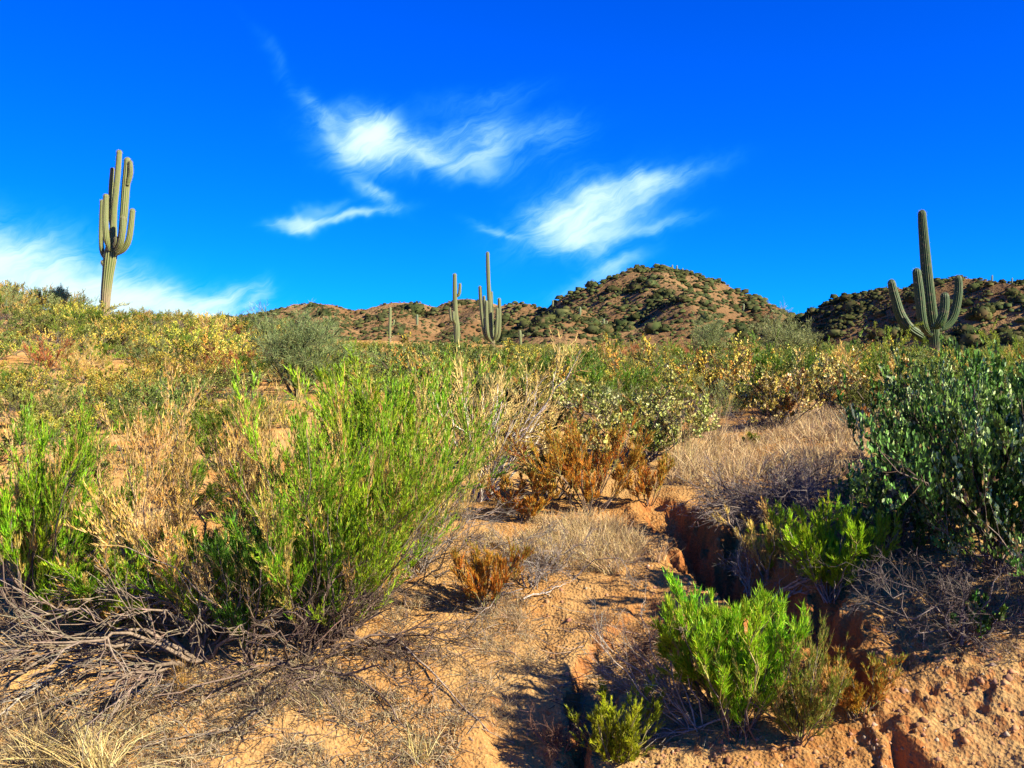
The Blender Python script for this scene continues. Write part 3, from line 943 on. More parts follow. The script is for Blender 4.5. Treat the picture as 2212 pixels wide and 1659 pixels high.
def broom(H, spread, n_main, n2=12, n3=6, nl=26, tan=0.25, lean=(0, 0), leaf=(0.035, 0.0032), cols=GREEN, cw=(4, 3, 3, 1), stem=DARKB,
          bare=0.25, curl=0.08, tall_tan=True, r0=0.011, up=0.22, inner=0.0, low=None):
    """thread-leaved broom shrub: list of (branch mesh, foliage mesh), one for each main stem"""
    out = []
    D = cone_dirs(n_main, spread, lean, inner)
    for i in range(n_main):
        d = D[i:i + 1]
        L = H * (rng.uniform(0.70, 1.0) if i % 3 else rng.uniform(0.40, 0.72)) / max(d[0, 2] + curl * 0.8, 0.55)
        L = min(L, H * 1.45)
        b = np.array([[rng.normal() * 0.05 * H, rng.normal() * 0.05 * H, -0.02]])
        P = stalks(b, d, L, 8, curl, 0.07)
        is_tan = rng.uniform() < tan
        bm, fm = MB(), MB()
        sc_ = np.asarray(stem) * rng.uniform(0.7, 1.3)
        tubes(bm, P, np.linspace(r0, r0 * 0.25, 8)[None] * rng.uniform(0.7, 1.2), 5, np.linspace(0, 1, 8)[None, :, None] * 0.10 + sc_)
        S, i2, t2 = grow(P, n2, bare, 1.0, lambda t: L * (0.42 - 0.22 * t), 0.5, up, 5, 0.12, 0.08)
        twc = np.array([0.60, 0.42, 0.18]) if is_tan else np.array([0.36, 0.32, 0.08])
        tubes(bm, S, np.broadcast_to(np.linspace(0.0042, 0.0014, 5), (len(S), 5)), 3, pick([twc, twc * 0.8], [1, 1], len(S)))
        W, i3, t3 = grow(S, n3, 0.1, 1.0, lambda t: L * 0.12, 0.42, up * 0.9, 3, 0.08, 0.05)
        Q = np.concatenate([W])
        tw = W[:, -1] - W[:, 0]; tl = np.linalg.norm(tw, axis=1)
        threads(bm, W[:, 0], norm(tw), tl, np.full(len(W), 0.0042), pick([twc * 1.1, twc], [1, 1], len(W)))
        k = nl if not is_tan else int(nl * 0.6)
        idx = np.repeat(np.arange(len(Q)), k)
        t = rng.uniform(0.0, 1.0, len(idx))
        p, tg = along(Q, idx, t)
        dv = norm(tg + rng.normal(size=p.shape) * 0.30 + np.array([0, 0, 0.30]))
        if is_tan: c = pick(TAN, (3, 2, 3, 2), len(idx))
        else:
            c = pick(cols, cw, len(idx))
            mood = rng.uniform(size=len(S))[i3][idx]                 # whole side shoots dry out or yellow together
            dry = (mood < min(tan * 1.1, 0.5))[:, None]
            c = np.where(dry, pick(TAN, (3, 2, 3, 2), len(idx)), c * np.where(mood > 0.75, 1.2, 0.95)[:, None])
        if low is not None:                      # dry orange lower growth, green tips
            f = sstep(p[:, 2] / H + rng.normal(size=len(p)) * 0.12, low[0], low[1])[:, None]
            f2 = sstep(t + rng.normal(size=len(t)) * 0.2, 0.2, 0.9)[:, None] * f
            c = c * f2 + pick(low[2], low[3], len(idx)) * (1 - f2)
        threads(fm, p, dv, leaf[0] * rng.uniform(0.6, 1.7, len(idx)), leaf[1] * rng.uniform(0.8, 1.3, len(idx)), c)
        out.append((bm, fm))
    return out


ORANGE = [(0.70, 0.26, 0.025), (0.76, 0.36, 0.045), (0.54, 0.20, 0.026), (0.60, 0.42, 0.06)]


def place(name, label, cat, loc, parts, group=None, lmat=None, bmat=None, rz=0.0, scale=1.0):
    """thing > branch (> foliage)"""
    root = thing(name, label, cat, loc, group, rz, scale)
    for bm, fm in parts:
        b = link('branch', bm.mesh('branch', bmat or M_BARK), root)
        if fm is not None and fm.n: link('foliage', fm.mesh('foliage', lmat or M_LEAF, False), b, kind='stuff')
    return root


def on(px, py, h=None):
    p = at(px, py, h_ground)
    return p


JOJO_TEAL = [(0.085, 0.19, 0.026), (0.16, 0.30, 0.055), (0.48, 0.62, 0.26), (0.045, 0.10, 0.018), (0.30, 0.22, 0.08)]  # the palest tone puts sunlit leaf highlights into the colour
JOJO_GOLD = [(0.60, 0.48, 0.050), (0.42, 0.40, 0.050), (0.72, 0.58, 0.12), (0.14, 0.17, 0.028), (0.50, 0.27, 0.035)]


def jojoba(H, spread, n_main, n2=9, n3=6, nl=14, cols=JOJO_TEAL, cw=(4, 4, 1.8, 4, .3), leaf=(0.030, 0.015), lean=(0, 0), simple=False, single=False):
    out = []
    D = cone_dirs(n_main, spread, lean)
    one = (MB(), MB())
    for i in range(n_main):
        d = D[i:i + 1]
        L = min(H * (rng.uniform(0.78, 1.0) if i % 3 else rng.uniform(0.45, 0.75)) / max(d[0, 2] + 0.15, 0.5), H * 1.5)
        P = stalks(np.array([[rng.normal() * .05, rng.normal() * .05, -0.02]]), d, L, 7, 0.14, 0.10)
        bm, fm = one if single else (MB(), MB())
        tubes(bm, P, np.linspace(0.013, 0.004, 7)[None], 5 if not simple else 3, np.asarray(GREY) * rng.uniform(.5, .9))
        S, _, _ = grow(P, n2, 0.25, 1.0, lambda t: L * (0.40 - 0.15 * t), 0.75, 0.25, 5, 0.10, 0.10)
        tubes(bm, S, np.broadcast_to(np.linspace(0.005, 0.002, 5), (len(S), 5)), 3, pick([GREY, DARKB], [1, 1], len(S)))
        W, _, _ = grow(S, n3, 0.25, 1.0, lambda t: L * 0.14, 0.6, 0.35, 3, 0.1, 0.06)
        tw = W[:, -1] - W[:, 0]
        threads(bm, W[:, 0], norm(tw), np.linalg.norm(tw, axis=1), np.full(len(W), 0.005), pick([GREY, DARKB], [1, 1], len(W)))
        idx = np.repeat(np.arange(len(W)), nl)
        t = rng.uniform(0.05, 1.0, len(idx))
        p, tg = along(W, idx, t)
        dv = norm(tg * 0.5 + rng.normal(size=p.shape) * 0.5 + np.array([0, 0, 0.75]))
        ln = leaf[0] * rng.uniform(0.65, 1.3, len(idx))
        leaf_blades(fm, p, dv, ln, leaf[1] * rng.uniform(0.8, 1.25, len(idx)), np.where(rng.uniform(size=(len(idx), 1)) < 0.65, (pick(cols, cw, len(W))[idx // nl]) * rng.uniform(0.85, 1.15, (len(idx), 1)), pick(cols, cw, len(idx))), 0.3, simple)  # some leaves picked singly, so pale and dark glints sit in the colour
        if not single: out.append((bm, fm))
    return [one] if single else out


def twiggy(H, spread, n_main, n2=9, n3=6, col=GREY, lean=(0, 0), curl=-0.05, wig=0.14, single=False, r0=0.008, up=0.0, tip=None, n4=0):
    """leafless shrub of crooked twigs"""
    out = []
    D = cone_dirs(n_main, spread, lean)
    one = MB()
    tip = np.asarray(tip if tip is not None else col)
    for i in range(n_main):
        d = D[i:i + 1]
        L = min(H * rng.uniform(0.7, 1.05) / max(d[0, 2], 0.5), H * 1.6)
        P = stalks(np.array([[rng.normal() * .03, rng.normal() * .03, -0.02]]), d, L, 8, curl, wig)
        bm = one if single else MB()
        f = rng.uniform(0.8, 1.25)
        tubes(bm, P, np.linspace(r0, r0 * .3, 8)[None], 5, np.asarray(col) * f)
        S, _, _ = grow(P, n2, 0.2, 1.0, lambda t: L * (0.48 - 0.25 * t), 0.6, up, 5, 0.0, wig)
        tubes(bm, S, np.broadcast_to(np.linspace(r0 * .45, r0 * .18, 5), (len(S), 5)), 3, pick([np.asarray(col), tip], [1, 1], len(S)))
        W, _, _ = grow(S, n3, 0.15, 1.0, lambda t: L * 0.16, 0.6, up, 3, 0.0, wig)
        tubes(bm, W, np.broadcast_to(np.linspace(r0 * .22, r0 * .12, 3), (len(W), 3)), 3, pick([tip, tip * 0.8], [2, 1], len(W)))
        if n4:
            Y, _, _ = grow(W, n4, 0.2, 1.0, lambda t: L * 0.07, 0.5, up, 3, 0.0, wig)
            ty = Y[:, -1] - Y[:, 0]
            threads(bm, Y[:, 0], norm(ty), np.linalg.norm(ty, axis=1), np.full(len(Y), r0 * .45), pick([tip, tip * 1.15], [1, 1], len(Y)))
        if not single: out.append((bm, None))
    return [(one, None)] if single else out

# ------------------------------------------------------------------ shrubs of the belt between the bank and the hills
def build_belt():
    kinds = {}
    def variants(name, n, make, lmat):
        kinds[name] = []
        for _ in range(n):
            bm, fm = make()[0]
            kinds[name].append((bm.mesh('branch', M_BARK), fm.mesh('foliage', lmat, False) if fm is not None else None))
    def merge(parts):
        b, f = MB(), MB()
        for bm, fm in parts:
            for src, dst in ((bm, b), (fm, f)):
                if src is None: continue
                off = dst.n
                dst.v += src.v; dst.c += src.c; dst.q += [q + off for q in src.q]; dst.t += [t + off for t in src.t]; dst.n += src.n
        return [(b, f if f.n else None)]
    variants('gold', 3, lambda: jojoba(1.0, 1.2, 15, 10, 6, 13, JOJO_GOLD, (4, 4, 2.0, 5, 1.2), (0.042, 0.021), simple=True, single=True), M_JOJO)
    variants('olive', 3, lambda: jojoba(1.0, 1.2, 15, 10, 6, 13, [(0.17, 0.21, 0.034), (0.27, 0.30, 0.06), (0.09, 0.13, 0.022), (0.44, 0.40, 0.10)], (4, 3, 3, 1), (0.044, 0.021), simple=True, single=True), M_JOJO)
    variants('green', 3, lambda: merge(broom(1.0, 0.95, 14, 10, 5, 15, 0.08, leaf=(0.06, 0.010), cols=[(0.15, 0.26, 0.018), (0.25, 0.35, 0.028), (0.09, 0.17, 0.014)], cw=(3, 2, 3))), M_LEAF)
    variants('sage', 3, lambda: merge(broom(1.0, 1.0, 13, 10, 5, 13, 0.05, leaf=(0.06, 0.0105), cols=[(0.30, 0.35, 0.11), (0.40, 0.42, 0.14), (0.20, 0.25, 0.065)], cw=(3, 2, 2))), M_LEAF)
    variants('straw', 3, lambda: merge(broom(0.9, 0.9, 12, 10, 5, 14, 0.9, leaf=(0.055, 0.0085))), M_LEAF)
    variants('rust', 3, lambda: merge(broom(0.8, 1.0, 11, 9, 5, 14, 0.0, leaf=(0.05, 0.0115), cols=[(0.46, 0.17, 0.045), (0.54, 0.26, 0.07), (0.32, 0.13, 0.045)], cw=(3, 2, 2))), M_LEAF)
    variants('grey', 3, lambda: twiggy(0.9, 1.0, 9, 9, 7, (0.17, 0.135, 0.11), single=True, n4=2, r0=0.012), M_LEAF)
    words = {'gold': ('jojoba_shrub', 'golden leafed jojoba shrub'), 'olive': ('leafy_shrub', 'olive leafed rounded shrub'), 'green': ('broom_shrub', 'deep green feathery shrub'),
             'sage': ('sage_shrub', 'pale sage green feathery shrub'), 'straw': ('dry_shrub', 'straw coloured dried shrub'), 'rust': ('rust_shrub', 'rust red low shrub'),
             'grey': ('bare_shrub', 'grey leafless twiggy shrub')}
    spots = []
    hzn = np.full(320, 1e6)
    y = 6.6
    while y < 112:
        step = 0.74 + 0.033 * y
        half = 0.60 * y + 2
        for x in np.arange(-half, half, step):
            xx = x + rng.uniform(-.42, .42) * step; yy = y + rng.uniform(-.42, .42) * step
            px = CX + xx / yy * F
            if px < -260 or px > 2420: continue
            g = float(gz(xx, yy)[0])
            py = CY - (g - EYE) / yy * F
            if 1430 < px < 1900 and yy < 11.8: continue                       # open grass
            if 620 < px < 1450 and yy < 11.5: continue
            if yy < 9.0 and px > 1850: continue
            if yy < 7.0 + 0.5 * (px > 300) and px < 620: continue
            if 700 < px < 1250 and yy > 90: continue
            # saguaro feet stay visible
            if any(abs(px - a) < w_ and d_ - 9 < yy < d_ + 3 for a, w_, d_ in ((257 / 1.13, 30, 52), (985, 20, 70), (1062, 30, 70), (2018, 22, 34))): continue
            if 570 < px < 720 and 17.5 < yy < 21.5: continue                # the palo verde stands here
            n = float(vnoise(np.array([xx * 0.13]), np.array([yy * 0.13]), 555)[0])
            left = px < 620
            if left: w = dict(gold=4.4, olive=3.2, green=2.2, sage=1.4, straw=.9, grey=1.1, rust=.2)
            elif yy < 30: w = dict(gold=2.6, olive=4.2, green=3.6, sage=1.2, straw=.3, grey=.5, rust=0.1)
            else: w = dict(gold=1.6, olive=3, green=2.6, sage=2.2, straw=.8, grey=.4, rust=.6)
            if 1270 < px < 1720 and 48 < yy < 85: w = dict(rust=6, straw=1.2, sage=1, grey=.5)
            if px > 1950 and yy < 30: w = dict(gold=2, olive=3, green=4, sage=.5)
            if left and yy < 13: w = dict(green=4, olive=4, gold=1.5, grey=1)
            ks = list(w); pr = np.array([w[k] for k in ks], float)
            # neighbours tend to be alike
            pr = pr ** (0.8 + 0.6 * n); pr /= pr.sum()
            k = ks[rng.choice(len(ks), p=pr)]
            s = rng.choice([0.5, 0.75, 1.0, 1.35, 1.7], p=[.24, .28, .26, .15, .07]) * rng.uniform(.88, 1.12) * float(np.interp(yy, [11, 20, 35, 60], [0.62, 0.75, 1.0, 1.15])) * {'green': 1.05, 'sage': 1.1, 'rust': 1.0, 'straw': .95, 'grey': .95}.get(k, 1.0)
            if yy > 60: s *= 1.1
            if yy > 30 and 620 < px < 1900: s *= 0.92
            # keep the sight lines to the skyline and the big cacti open
            top_py = CY - (g + s * 1.2 - EYE) / yy * F
            lim = np.interp(px, [0, 120, 230, 600, 680, 700, 1250, 1300, 1700, 1900, 2020, 2212], [604, 622, 672, 672, 705, 735, 744, 735, 742, 745, 758, 748])
            if px < 1850 and yy < 45: lim = max(lim, py - (rng.uniform(80, 150) if left and yy < 11 else rng.uniform(66, 108) if left else 38 if 540 < px < 750 and yy < 19 else rng.uniform(95, 190) if yy < 24 else 42 if 1270 < px < 1720 else rng.uniform(60, 90)))
            if top_py < lim: s = max(0.33, (EYE + (CY - lim) / F * yy - g) / 1.2)
            if s < 0.34 and yy < 60 and rng.uniform() < 0.4: continue
            i0, i1 = int((px - s / yy * F * .45) / 10) + 45, int((px + s / yy * F * .45) / 10) + 46
            i0, i1 = max(i0, 0), min(max(i1, i0 + 1), len(hzn))
            top_py = CY - (g + s * 1.05 - EYE) / yy * F
            if np.all(hzn[i0:i1] < top_py + 6): continue                      # wholly behind nearer shrubs
            half_top = CY - (g + s * 0.75 - EYE) / yy * F
            hzn[i0:i1] = np.minimum(hzn[i0:i1], half_top)
            spots.append((k, xx, yy, g, s, px))
        y += step * 0.95
    marks = [(60, 'at the left edge of the hillside'), (170, 'left of the tall pale saguaro'), (300, 'in line with the tall pale saguaro'), (450, 'right of the tall pale saguaro'),
             (570, 'left of the round palo verde'), (720, 'in line with the round palo verde'), (880, 'in line with the small one armed saguaro'), (1010, 'in line with the slender saguaro'),
             (1120, 'in line with the candelabra saguaro'), (1250, 'right of the candelabra saguaro'), (1370, 'below the left flank of the pointed hill'), (1480, 'below the pointed summit'),
             (1600, 'in line with the spreading palo verde'), (1780, 'in line with the hazy palo verde'), (1900, 'below the gap between the hills'), (2100, 'in line with the stout saguaro'), (9999, 'by the right edge behind the jojobas')]
    named = {}
    for sp in spots:
        mk = next(m for lim_, m in marks if sp[5] < lim_)
        named.setdefault((sp[0], mk), []).append(sp)
    nth = 'x second third fourth fifth sixth seventh eighth ninth tenth eleventh twelfth thirteenth fourteenth fifteenth sixteenth seventeenth eighteenth nineteenth twentieth'.split()
    nth += ['twenty-' + w for w in 'first second third fourth fifth sixth seventh eighth ninth'.split()] + ['thirtieth'] + ['thirty-' + w for w in 'first second third fourth fifth sixth seventh eighth ninth'.split()]
    ords = ['nearest'] + [w + ' nearest' for w in nth[1:]]
    for (k, mk), lst in named.items():
        nm, wd = words[k]
        lst.sort(key=lambda q: q[2])
        for i, (_, xx, yy, g, s, px) in enumerate(lst):
            lab = f'{wd} {mk}' if len(lst) == 1 else f'{ords[min(i, 38)]} {wd} {mk}' if i < len(lst) - 1 or i < 2 else f'farthest {wd} {mk}'
            b, f = kinds[k][rng.integers(len(kinds[k]))]
            o = thing(nm, lab, 'shrub', (xx, yy, g - 0.03), f'{wd}s of the slope', rng.uniform(0, 6.28), (s * rng.uniform(1.0, 1.45), s * rng.uniform(1.0, 1.45), s))
            link('branch', b, o, kind='stuff')
            if f: link('foliage', f, o, kind='stuff')


build_belt()

# ------------------------------------------------------------------ pale green palo verde trees
def palo_verde(label, px, depth, py_top, wpx, base_py=None, lean=(0, 0)):
    x = (px - CX) / F * depth
    g = float(gz(x, depth)[0])
    H = EYE + (CY - py_top) / F * depth - g
    Wd = wpx / F * depth
    spread = math.atan2(Wd * 0.5, H * 0.75)
    root = thing('palo_verde_tree', label, 'tree', (x, depth, g))
    tk, cr = MB(), MB()
    D = cone_dirs(7, min(spread * 0.8, 0.9), lean)
    P = stalks(np.zeros((1, 3)), D, H * 0.75, 8, 0.05, 0.16)
    tubes(tk, P, np.broadcast_to(np.linspace(0.045, 0.016, 8) * H / 2.5, (7, 8)), 6, np.array([0.10, 0.105, 0.045]))
    S, _, _ = grow(P, 12, 0.2, 0.85, lambda t: H * (0.44 - 0.2 * t), 0.75, 0.05, 6, 0.03, 0.12)
    tubes(tk, S, np.broadcast_to(np.linspace(0.016, 0.006, 6) * H / 2.5, (len(S), 6)), 3, pick([(0.13, 0.145, 0.055), (0.11, 0.11, 0.05)], [1, 1], len(S)))
    W, _, _ = grow(S, 12, 0.2, 1.0, lambda t: H * 0.17, 0.6, 0.08, 4, 0.0, 0.1)
    tubes(cr, W, np.broadcast_to(np.linspace(0.0065, 0.003, 4) * H / 2.5, (len(W), 4)), 3, pick([(0.19, 0.24, 0.085), (0.24, 0.28, 0.11)], [1, 1], len(W)))
    idx = np.repeat(np.arange(len(W)), 11)
    p, tg = along(W, idx, rng.uniform(0, 1, len(idx)))
    dv = norm(tg + rng.normal(size=p.shape) * 0.55 + np.array([0, 0, 0.1]))
    threads(cr, p, dv, rng.uniform(0.08, 0.2, len(idx)), np.full(len(idx), 0.0100) * max(depth, 24) / 32, pick([(0.36, 0.45, 0.14), (0.46, 0.53, 0.19), (0.26, 0.35, 0.10), (0.50, 0.50, 0.18)], [3, 2, 2, 1], len(idx)))
    link('trunk', tk.mesh('trunk', M_BARK), root)
    link('crown', cr.mesh('crown', M_LEAF, False), root, kind='stuff')


palo_verde('round pale green palo verde bush standing on the left slope', 645, 19.5, 668, 175)
palo_verde('hazy grey green palo verde tree right below the pointed hill', 1705, 46, 668, 175)
palo_verde('low spreading palo verde among rust red shrubs below the hill', 1515, 58, 688, 120, lean=(.1, 0))
palo_verde('small wispy palo verde on the far left crest', 125, 54, 622, 75)

# ------------------------------------------------------------------ near shrubs
def near(name, label, cat, px, py, parts, lmat=None, bmat=None):
    """stands on the ground seen at (px, py); SIZE gives how high and how wide the plant is in the view"""
    base = on(px, py) - np.array([0, 0, 0.01])
    sx = sz = 1.0
    if label in SIZE:
        top, xr = SIZE[label]
        V = np.concatenate([v for bm, fm in parts for m in (bm, fm) if m is not None for v in m.v])
        sz = (EYE + (CY - top) / F * base[1] - base[2]) / np.percentile(V[:, 2], 98.5)
        sx = sz
        if xr:
            wx = np.percentile(V[:, 0], 97.5) - np.percentile(V[:, 0], 2.5)
            sx = float(np.clip((xr[1] - xr[0]) / F * base[1] / wx, 0.6 * sz, 1.35 * sz))
    if 0: print('SZ %.2f %.2f y=%.1f %s' % (sx, sz, base[1], label))
    return place(name, label, cat, base, parts, None, lmat, bmat, 0.0, (sx, sx, sz))


SIZE = {
    'low dark jojoba between the gully broom and the right jojobas': (1010, (1850, 2050)),
    'yellowish green broom between the left edge and the dried broom': (1040, (40, 290)),
    'low yellow green broom before the left edge broom': (1190, (110, 380)),
    'full green broom making the right half of the large left mass': (835, (640, 930)),
    'yellow green broom in front of the tall dried broom': (1150, (340, 620)),
    'olive broom at the right end of the large left mass': (960, (780, 985)),
    'jojoba coloured dark for the shade behind the pale dead shrub': (825, (1000, 1240)),
    'grey green jojoba between the stout saguaro and the largest jojoba': (815, (1940, 2190)),
    'grey green jojoba filling the right edge under the catclaw': (770, (2100, 2400)),
    'large bright green broom shrub with straw tips on the left bank': (865, (450, 960)),
    'green broom shrub cut by the left edge of the bank': (905, (-120, 250)),
    'low green broom shrub between the two left brooms': (1130, (220, 470)),
    'tall straw coloured dried broom left of the large green broom': (840, None),
    'straw coloured dried broom rising behind the large green broom': (855, None),
    'pale dried broom leaning right over the bare bank': (985, None),
    'dark green upright broom tuft at the foot of the large broom': (1130, (470, 620)),
    'bright green broom standing behind the large left broom': (800, (680, 890)),
    'bright green broom behind the pale dead shrub': (850, (810, 940)),
    'pale dead fan shaped shrub with golden twig tips': (775, (950, 1200)),
    'golden jojoba shrub behind the orange tinted bush': (905, (1090, 1300)),
    'large dense yellow green jojoba shading the grass edge': (830, (1200, 1570)),
    'golden jojoba left of the grassy gap below the stout saguaro': (775, (1570, 1790)),
    'golden brown jojoba behind the grassy gap': (770, (1740, 1900)),
    'large grey green jojoba filling the right edge above the bank': (840, (1960, 2330)),
    'grey green jojoba left of the largest one, leaves lit white': (870, (1820, 2090)),
    'grey green jojoba cut by the right edge of the picture, low on the bank': (1070, (2130, 2520)),
    'tall grey green jojoba rising behind the largest one at right': (785, (2010, 2350)),
    'small jojoba with pale gold leaves before the shaded gap': (850, (1890, 2010)),
    'low jojoba sprig in the deep shade under the right jojobas': (1290, None),
    'orange dome shaped bush with green tips in the centre': (910, (1140, 1400)),
    'small orange and green bush low on the bare bank': (1180, (970, 1120)),
    'orange green sprigs right of the orange dome shaped bush': (985, (1340, 1450)),
    'orange green sprigs in the dark left of the orange bush': (1020, (1050, 1190)),
    'bright green broom clump on the gully edge beneath the jojobas': (1100, (1690, 1900)),
    'small half dried broom left of the bright gully broom': (1085, (1600, 1720)),
    'vivid green grass like broom standing in the rill': (1290, (1480, 1690)),
    'green broom lobe leaning left beside the vivid broom': (1295, (1430, 1590)),
    'brownish green broom with orange twigs below the deep gully': (1380, (1640, 1850)),
    'orange brown broom at the lip of the crumbling right bank': (1415, (1790, 1920)),
    'round yellow green bush at the bottom beside the rill': (1500, (1265, 1410)),
    'small yellow green tuft in the dry grass': (935, (1570, 1670)),
    'tangled grey leafless shrub overhanging the head of the gully': (1005, (1480, 1880)),
    'dark leafless tangle in the shade under the right jojobas': (1020, (1750, 1980)),
    'grey leafless shrub at the back of the dry grass': (875, (1550, 1770)),
}

# the large broom at the left and its neighbours
near('broom_shrub', 'large bright green broom shrub with straw tips on the left bank', 'shrub', 690, 1390,
     broom(1.72, 1.05, 34, 13, 7, 21, 0.13, lean=(0.10, -0.08), leaf=(0.052, 0.0096), r0=0.012, bare=0.16))
near('broom_shrub', 'green broom shrub cut by the left edge of the bank', 'shrub', 60, 1330,
     broom(1.25, 0.95, 26, 12, 6, 20, 0.05, lean=(0.05, 0), leaf=(0.050, 0.0085), r0=0.010, bare=0.15))
near('broom_shrub', 'low green broom shrub between the two left brooms', 'shrub', 330, 1290,
     broom(0.75, 1.05, 20, 11, 6, 20, 0.2, leaf=(0.048, 0.0085), r0=0.008, bare=0.12))
near('dry_broom_shrub', 'tall straw coloured dried broom left of the large green broom', 'shrub', 400, 1390,
     broom(1.95, 0.22, 7, 13, 8, 15, 1.0, lean=(-0.20, -0.05), leaf=(0.055, 0.0078), bare=0.40, r0=0.012))
near('dry_broom_shrub', 'straw coloured dried broom rising behind the large green broom', 'shrub', 530, 1330,
     broom(1.75, 0.26, 7, 13, 8, 15, 1.0, lean=(0.0, -0.05), leaf=(0.055, 0.0078), bare=0.42, r0=0.012))
near('dry_broom_shrub', 'pale dried broom leaning right over the bare bank', 'shrub', 800, 1330,
     broom(1.15, 0.45, 8, 11, 6, 9, 1.0, lean=(0.35, 0), leaf=(0.055, 0.0048), bare=0.35, r0=0.009, stem=GREY))
near('broom_shrub', 'dark green upright broom tuft at the foot of the large broom', 'shrub', 545, 1440,
     broom(0.62, 0.40, 10, 9, 6, 24, 0.0, leaf=(0.04, 0.0042), cols=[(0.06, 0.17, 0.012), (0.09, 0.21, 0.015)], cw=(1, 1), r0=0.007))
near('broom_shrub', 'bright green broom standing behind the large left broom', 'shrub', 800, 1130,
     broom(1.25, 0.50, 14, 12, 6, 24, 0.05, leaf=(0.05, 0.0075), lean=(0.05, 0), r0=0.010))
near('broom_shrub', 'bright green broom behind the pale dead shrub', 'shrub', 900, 1095,
     broom(0.95, 0.55, 12, 11, 6, 22, 0.10, leaf=(0.05, 0.0075), r0=0.009))

near('broom_shrub', 'yellowish green broom between the left edge and the dried broom', 'shrub', 160, 1250,
     broom(1.05, 0.95, 24, 11, 6, 20, 0.08, leaf=(0.052, 0.0095), r0=0.009, bare=0.12))
near('broom_shrub', 'low yellow green broom before the left edge broom', 'shrub', 240, 1365,
     broom(0.8, 1.05, 22, 11, 6, 18, 0.14, leaf=(0.050, 0.0090), r0=0.008, bare=0.12))
near('broom_shrub', 'full green broom making the right half of the large left mass', 'shrub', 780, 1310,
     broom(1.5, 0.9, 26, 12, 6, 22, 0.14, lean=(0.05, 0), leaf=(0.052, 0.0096), r0=0.010, bare=0.14))
near('broom_shrub', 'yellow green broom in front of the tall dried broom', 'shrub', 470, 1375,
     broom(1.1, 0.85, 20, 11, 6, 20, 0.14, leaf=(0.050, 0.0085), r0=0.009, bare=0.14))
near('broom_shrub', 'olive broom at the right end of the large left mass', 'shrub', 905, 1225,
     broom(0.9, 0.9, 18, 11, 6, 18, 0.25, lean=(0.15, 0), leaf=(0.044, 0.0062), r0=0.008, bare=0.14))
near('jojoba_shrub', 'jojoba coloured dark for the shade behind the pale dead shrub', 'shrub', 1090, 1000,  # leaf colours darkened to stand for the black shade behind the dead shrub
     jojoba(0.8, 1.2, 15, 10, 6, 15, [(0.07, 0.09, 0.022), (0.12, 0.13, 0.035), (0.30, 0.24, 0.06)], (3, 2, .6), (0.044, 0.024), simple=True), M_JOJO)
near('jojoba_shrub', 'grey green jojoba between the stout saguaro and the largest jojoba', 'shrub', 2060, 1060,
     jojoba(0.95, 1.15, 18, 10, 6, 12, leaf=(0.052, 0.036), simple=True), M_JOJO)
near('jojoba_shrub', 'grey green jojoba filling the right edge under the catclaw', 'shrub', 2240, 1160,
     jojoba(1.2, 1.15, 20, 10, 6, 12, leaf=(0.052, 0.038), simple=True), M_JOJO)

# the dead fan shaped shrub
near('dead_shrub', 'pale dead fan shaped shrub with golden twig tips', 'shrub', 1035, 1085,
     twiggy(1.12, 0.80, 22, 8, 6, (0.82, 0.72, 0.58), lean=(0.25, -0.25), curl=0.0, wig=0.05, r0=0.018, up=0.10, tip=(0.86, 0.62, 0.20), n4=5))
# jojobas with golden leaves round it
GOLDP = [(0.74, 0.60, 0.17), (0.58, 0.46, 0.08), (0.82, 0.70, 0.30), (0.18, 0.17, 0.04), (0.34, 0.17, 0.03)]
near('jojoba_shrub', 'golden jojoba shrub behind the orange tinted bush', 'shrub', 1190, 1075,
     jojoba(0.80, 0.95, 10, 9, 6, 12, GOLDP, (4, 3, 3, 3, 1.5), (0.042, 0.019), simple=True), M_JOJO)
near('jojoba_shrub', 'large dense yellow green jojoba shading the grass edge', 'shrub', 1400, 1000,
     jojoba(1.05, 1.0, 15, 11, 7, 12, [(0.34, 0.37, 0.07), (0.54, 0.54, 0.16), (0.20, 0.26, 0.05), (0.68, 0.62, 0.26), (0.52, 0.40, 0.07)], (4, 3, 3, 2, 1), (0.048, 0.023), simple=True), M_JOJO)
near('jojoba_shrub', 'golden jojoba left of the grassy gap below the stout saguaro', 'shrub', 1690, 925,
     jojoba(0.95, 1.1, 12, 10, 6, 11, GOLDP, (3, 4, 2, 4, 2), (0.052, 0.024), simple=True), M_JOJO)
near('jojoba_shrub', 'golden brown jojoba behind the grassy gap', 'shrub', 1830, 900,
     jojoba(0.90, 1.1, 12, 10, 6, 10, GOLDP, (3, 4, 2, 3, 2.5), (0.050, 0.023), simple=True), M_JOJO)
# the teal jojobas on the right
near('jojoba_shrub', 'large grey green jojoba filling the right edge above the bank', 'shrub', 2150, 1240,
     jojoba(1.30, 1.25, 28, 10, 6, 11, leaf=(0.055, 0.036)), M_JOJO)
near('jojoba_shrub', 'grey green jojoba left of the largest one, leaves lit white', 'shrub', 1990, 1130,
     jojoba(0.95, 1.2, 18, 10, 6, 11, leaf=(0.055, 0.036), simple=True), M_JOJO)
near('jojoba_shrub', 'grey green jojoba cut by the right edge of the picture, low on the bank', 'shrub', 2330, 1345,
     jojoba(1.0, 1.2, 16, 10, 6, 8, leaf=(0.052, 0.030), simple=True), M_JOJO)
near('jojoba_shrub', 'tall grey green jojoba rising behind the largest one at right', 'shrub', 2200, 1010,
     jojoba(1.15, 1.15, 18, 10, 6, 9, leaf=(0.058, 0.032), simple=True), M_JOJO)
near('jojoba_shrub', 'small jojoba with pale gold leaves before the shaded gap', 'shrub', 1950, 1010,
     jojoba(0.55, 0.9, 8, 8, 5, 10, GOLDP, (4, 2, 4, 2, 1), (0.033, 0.017)), M_JOJO)
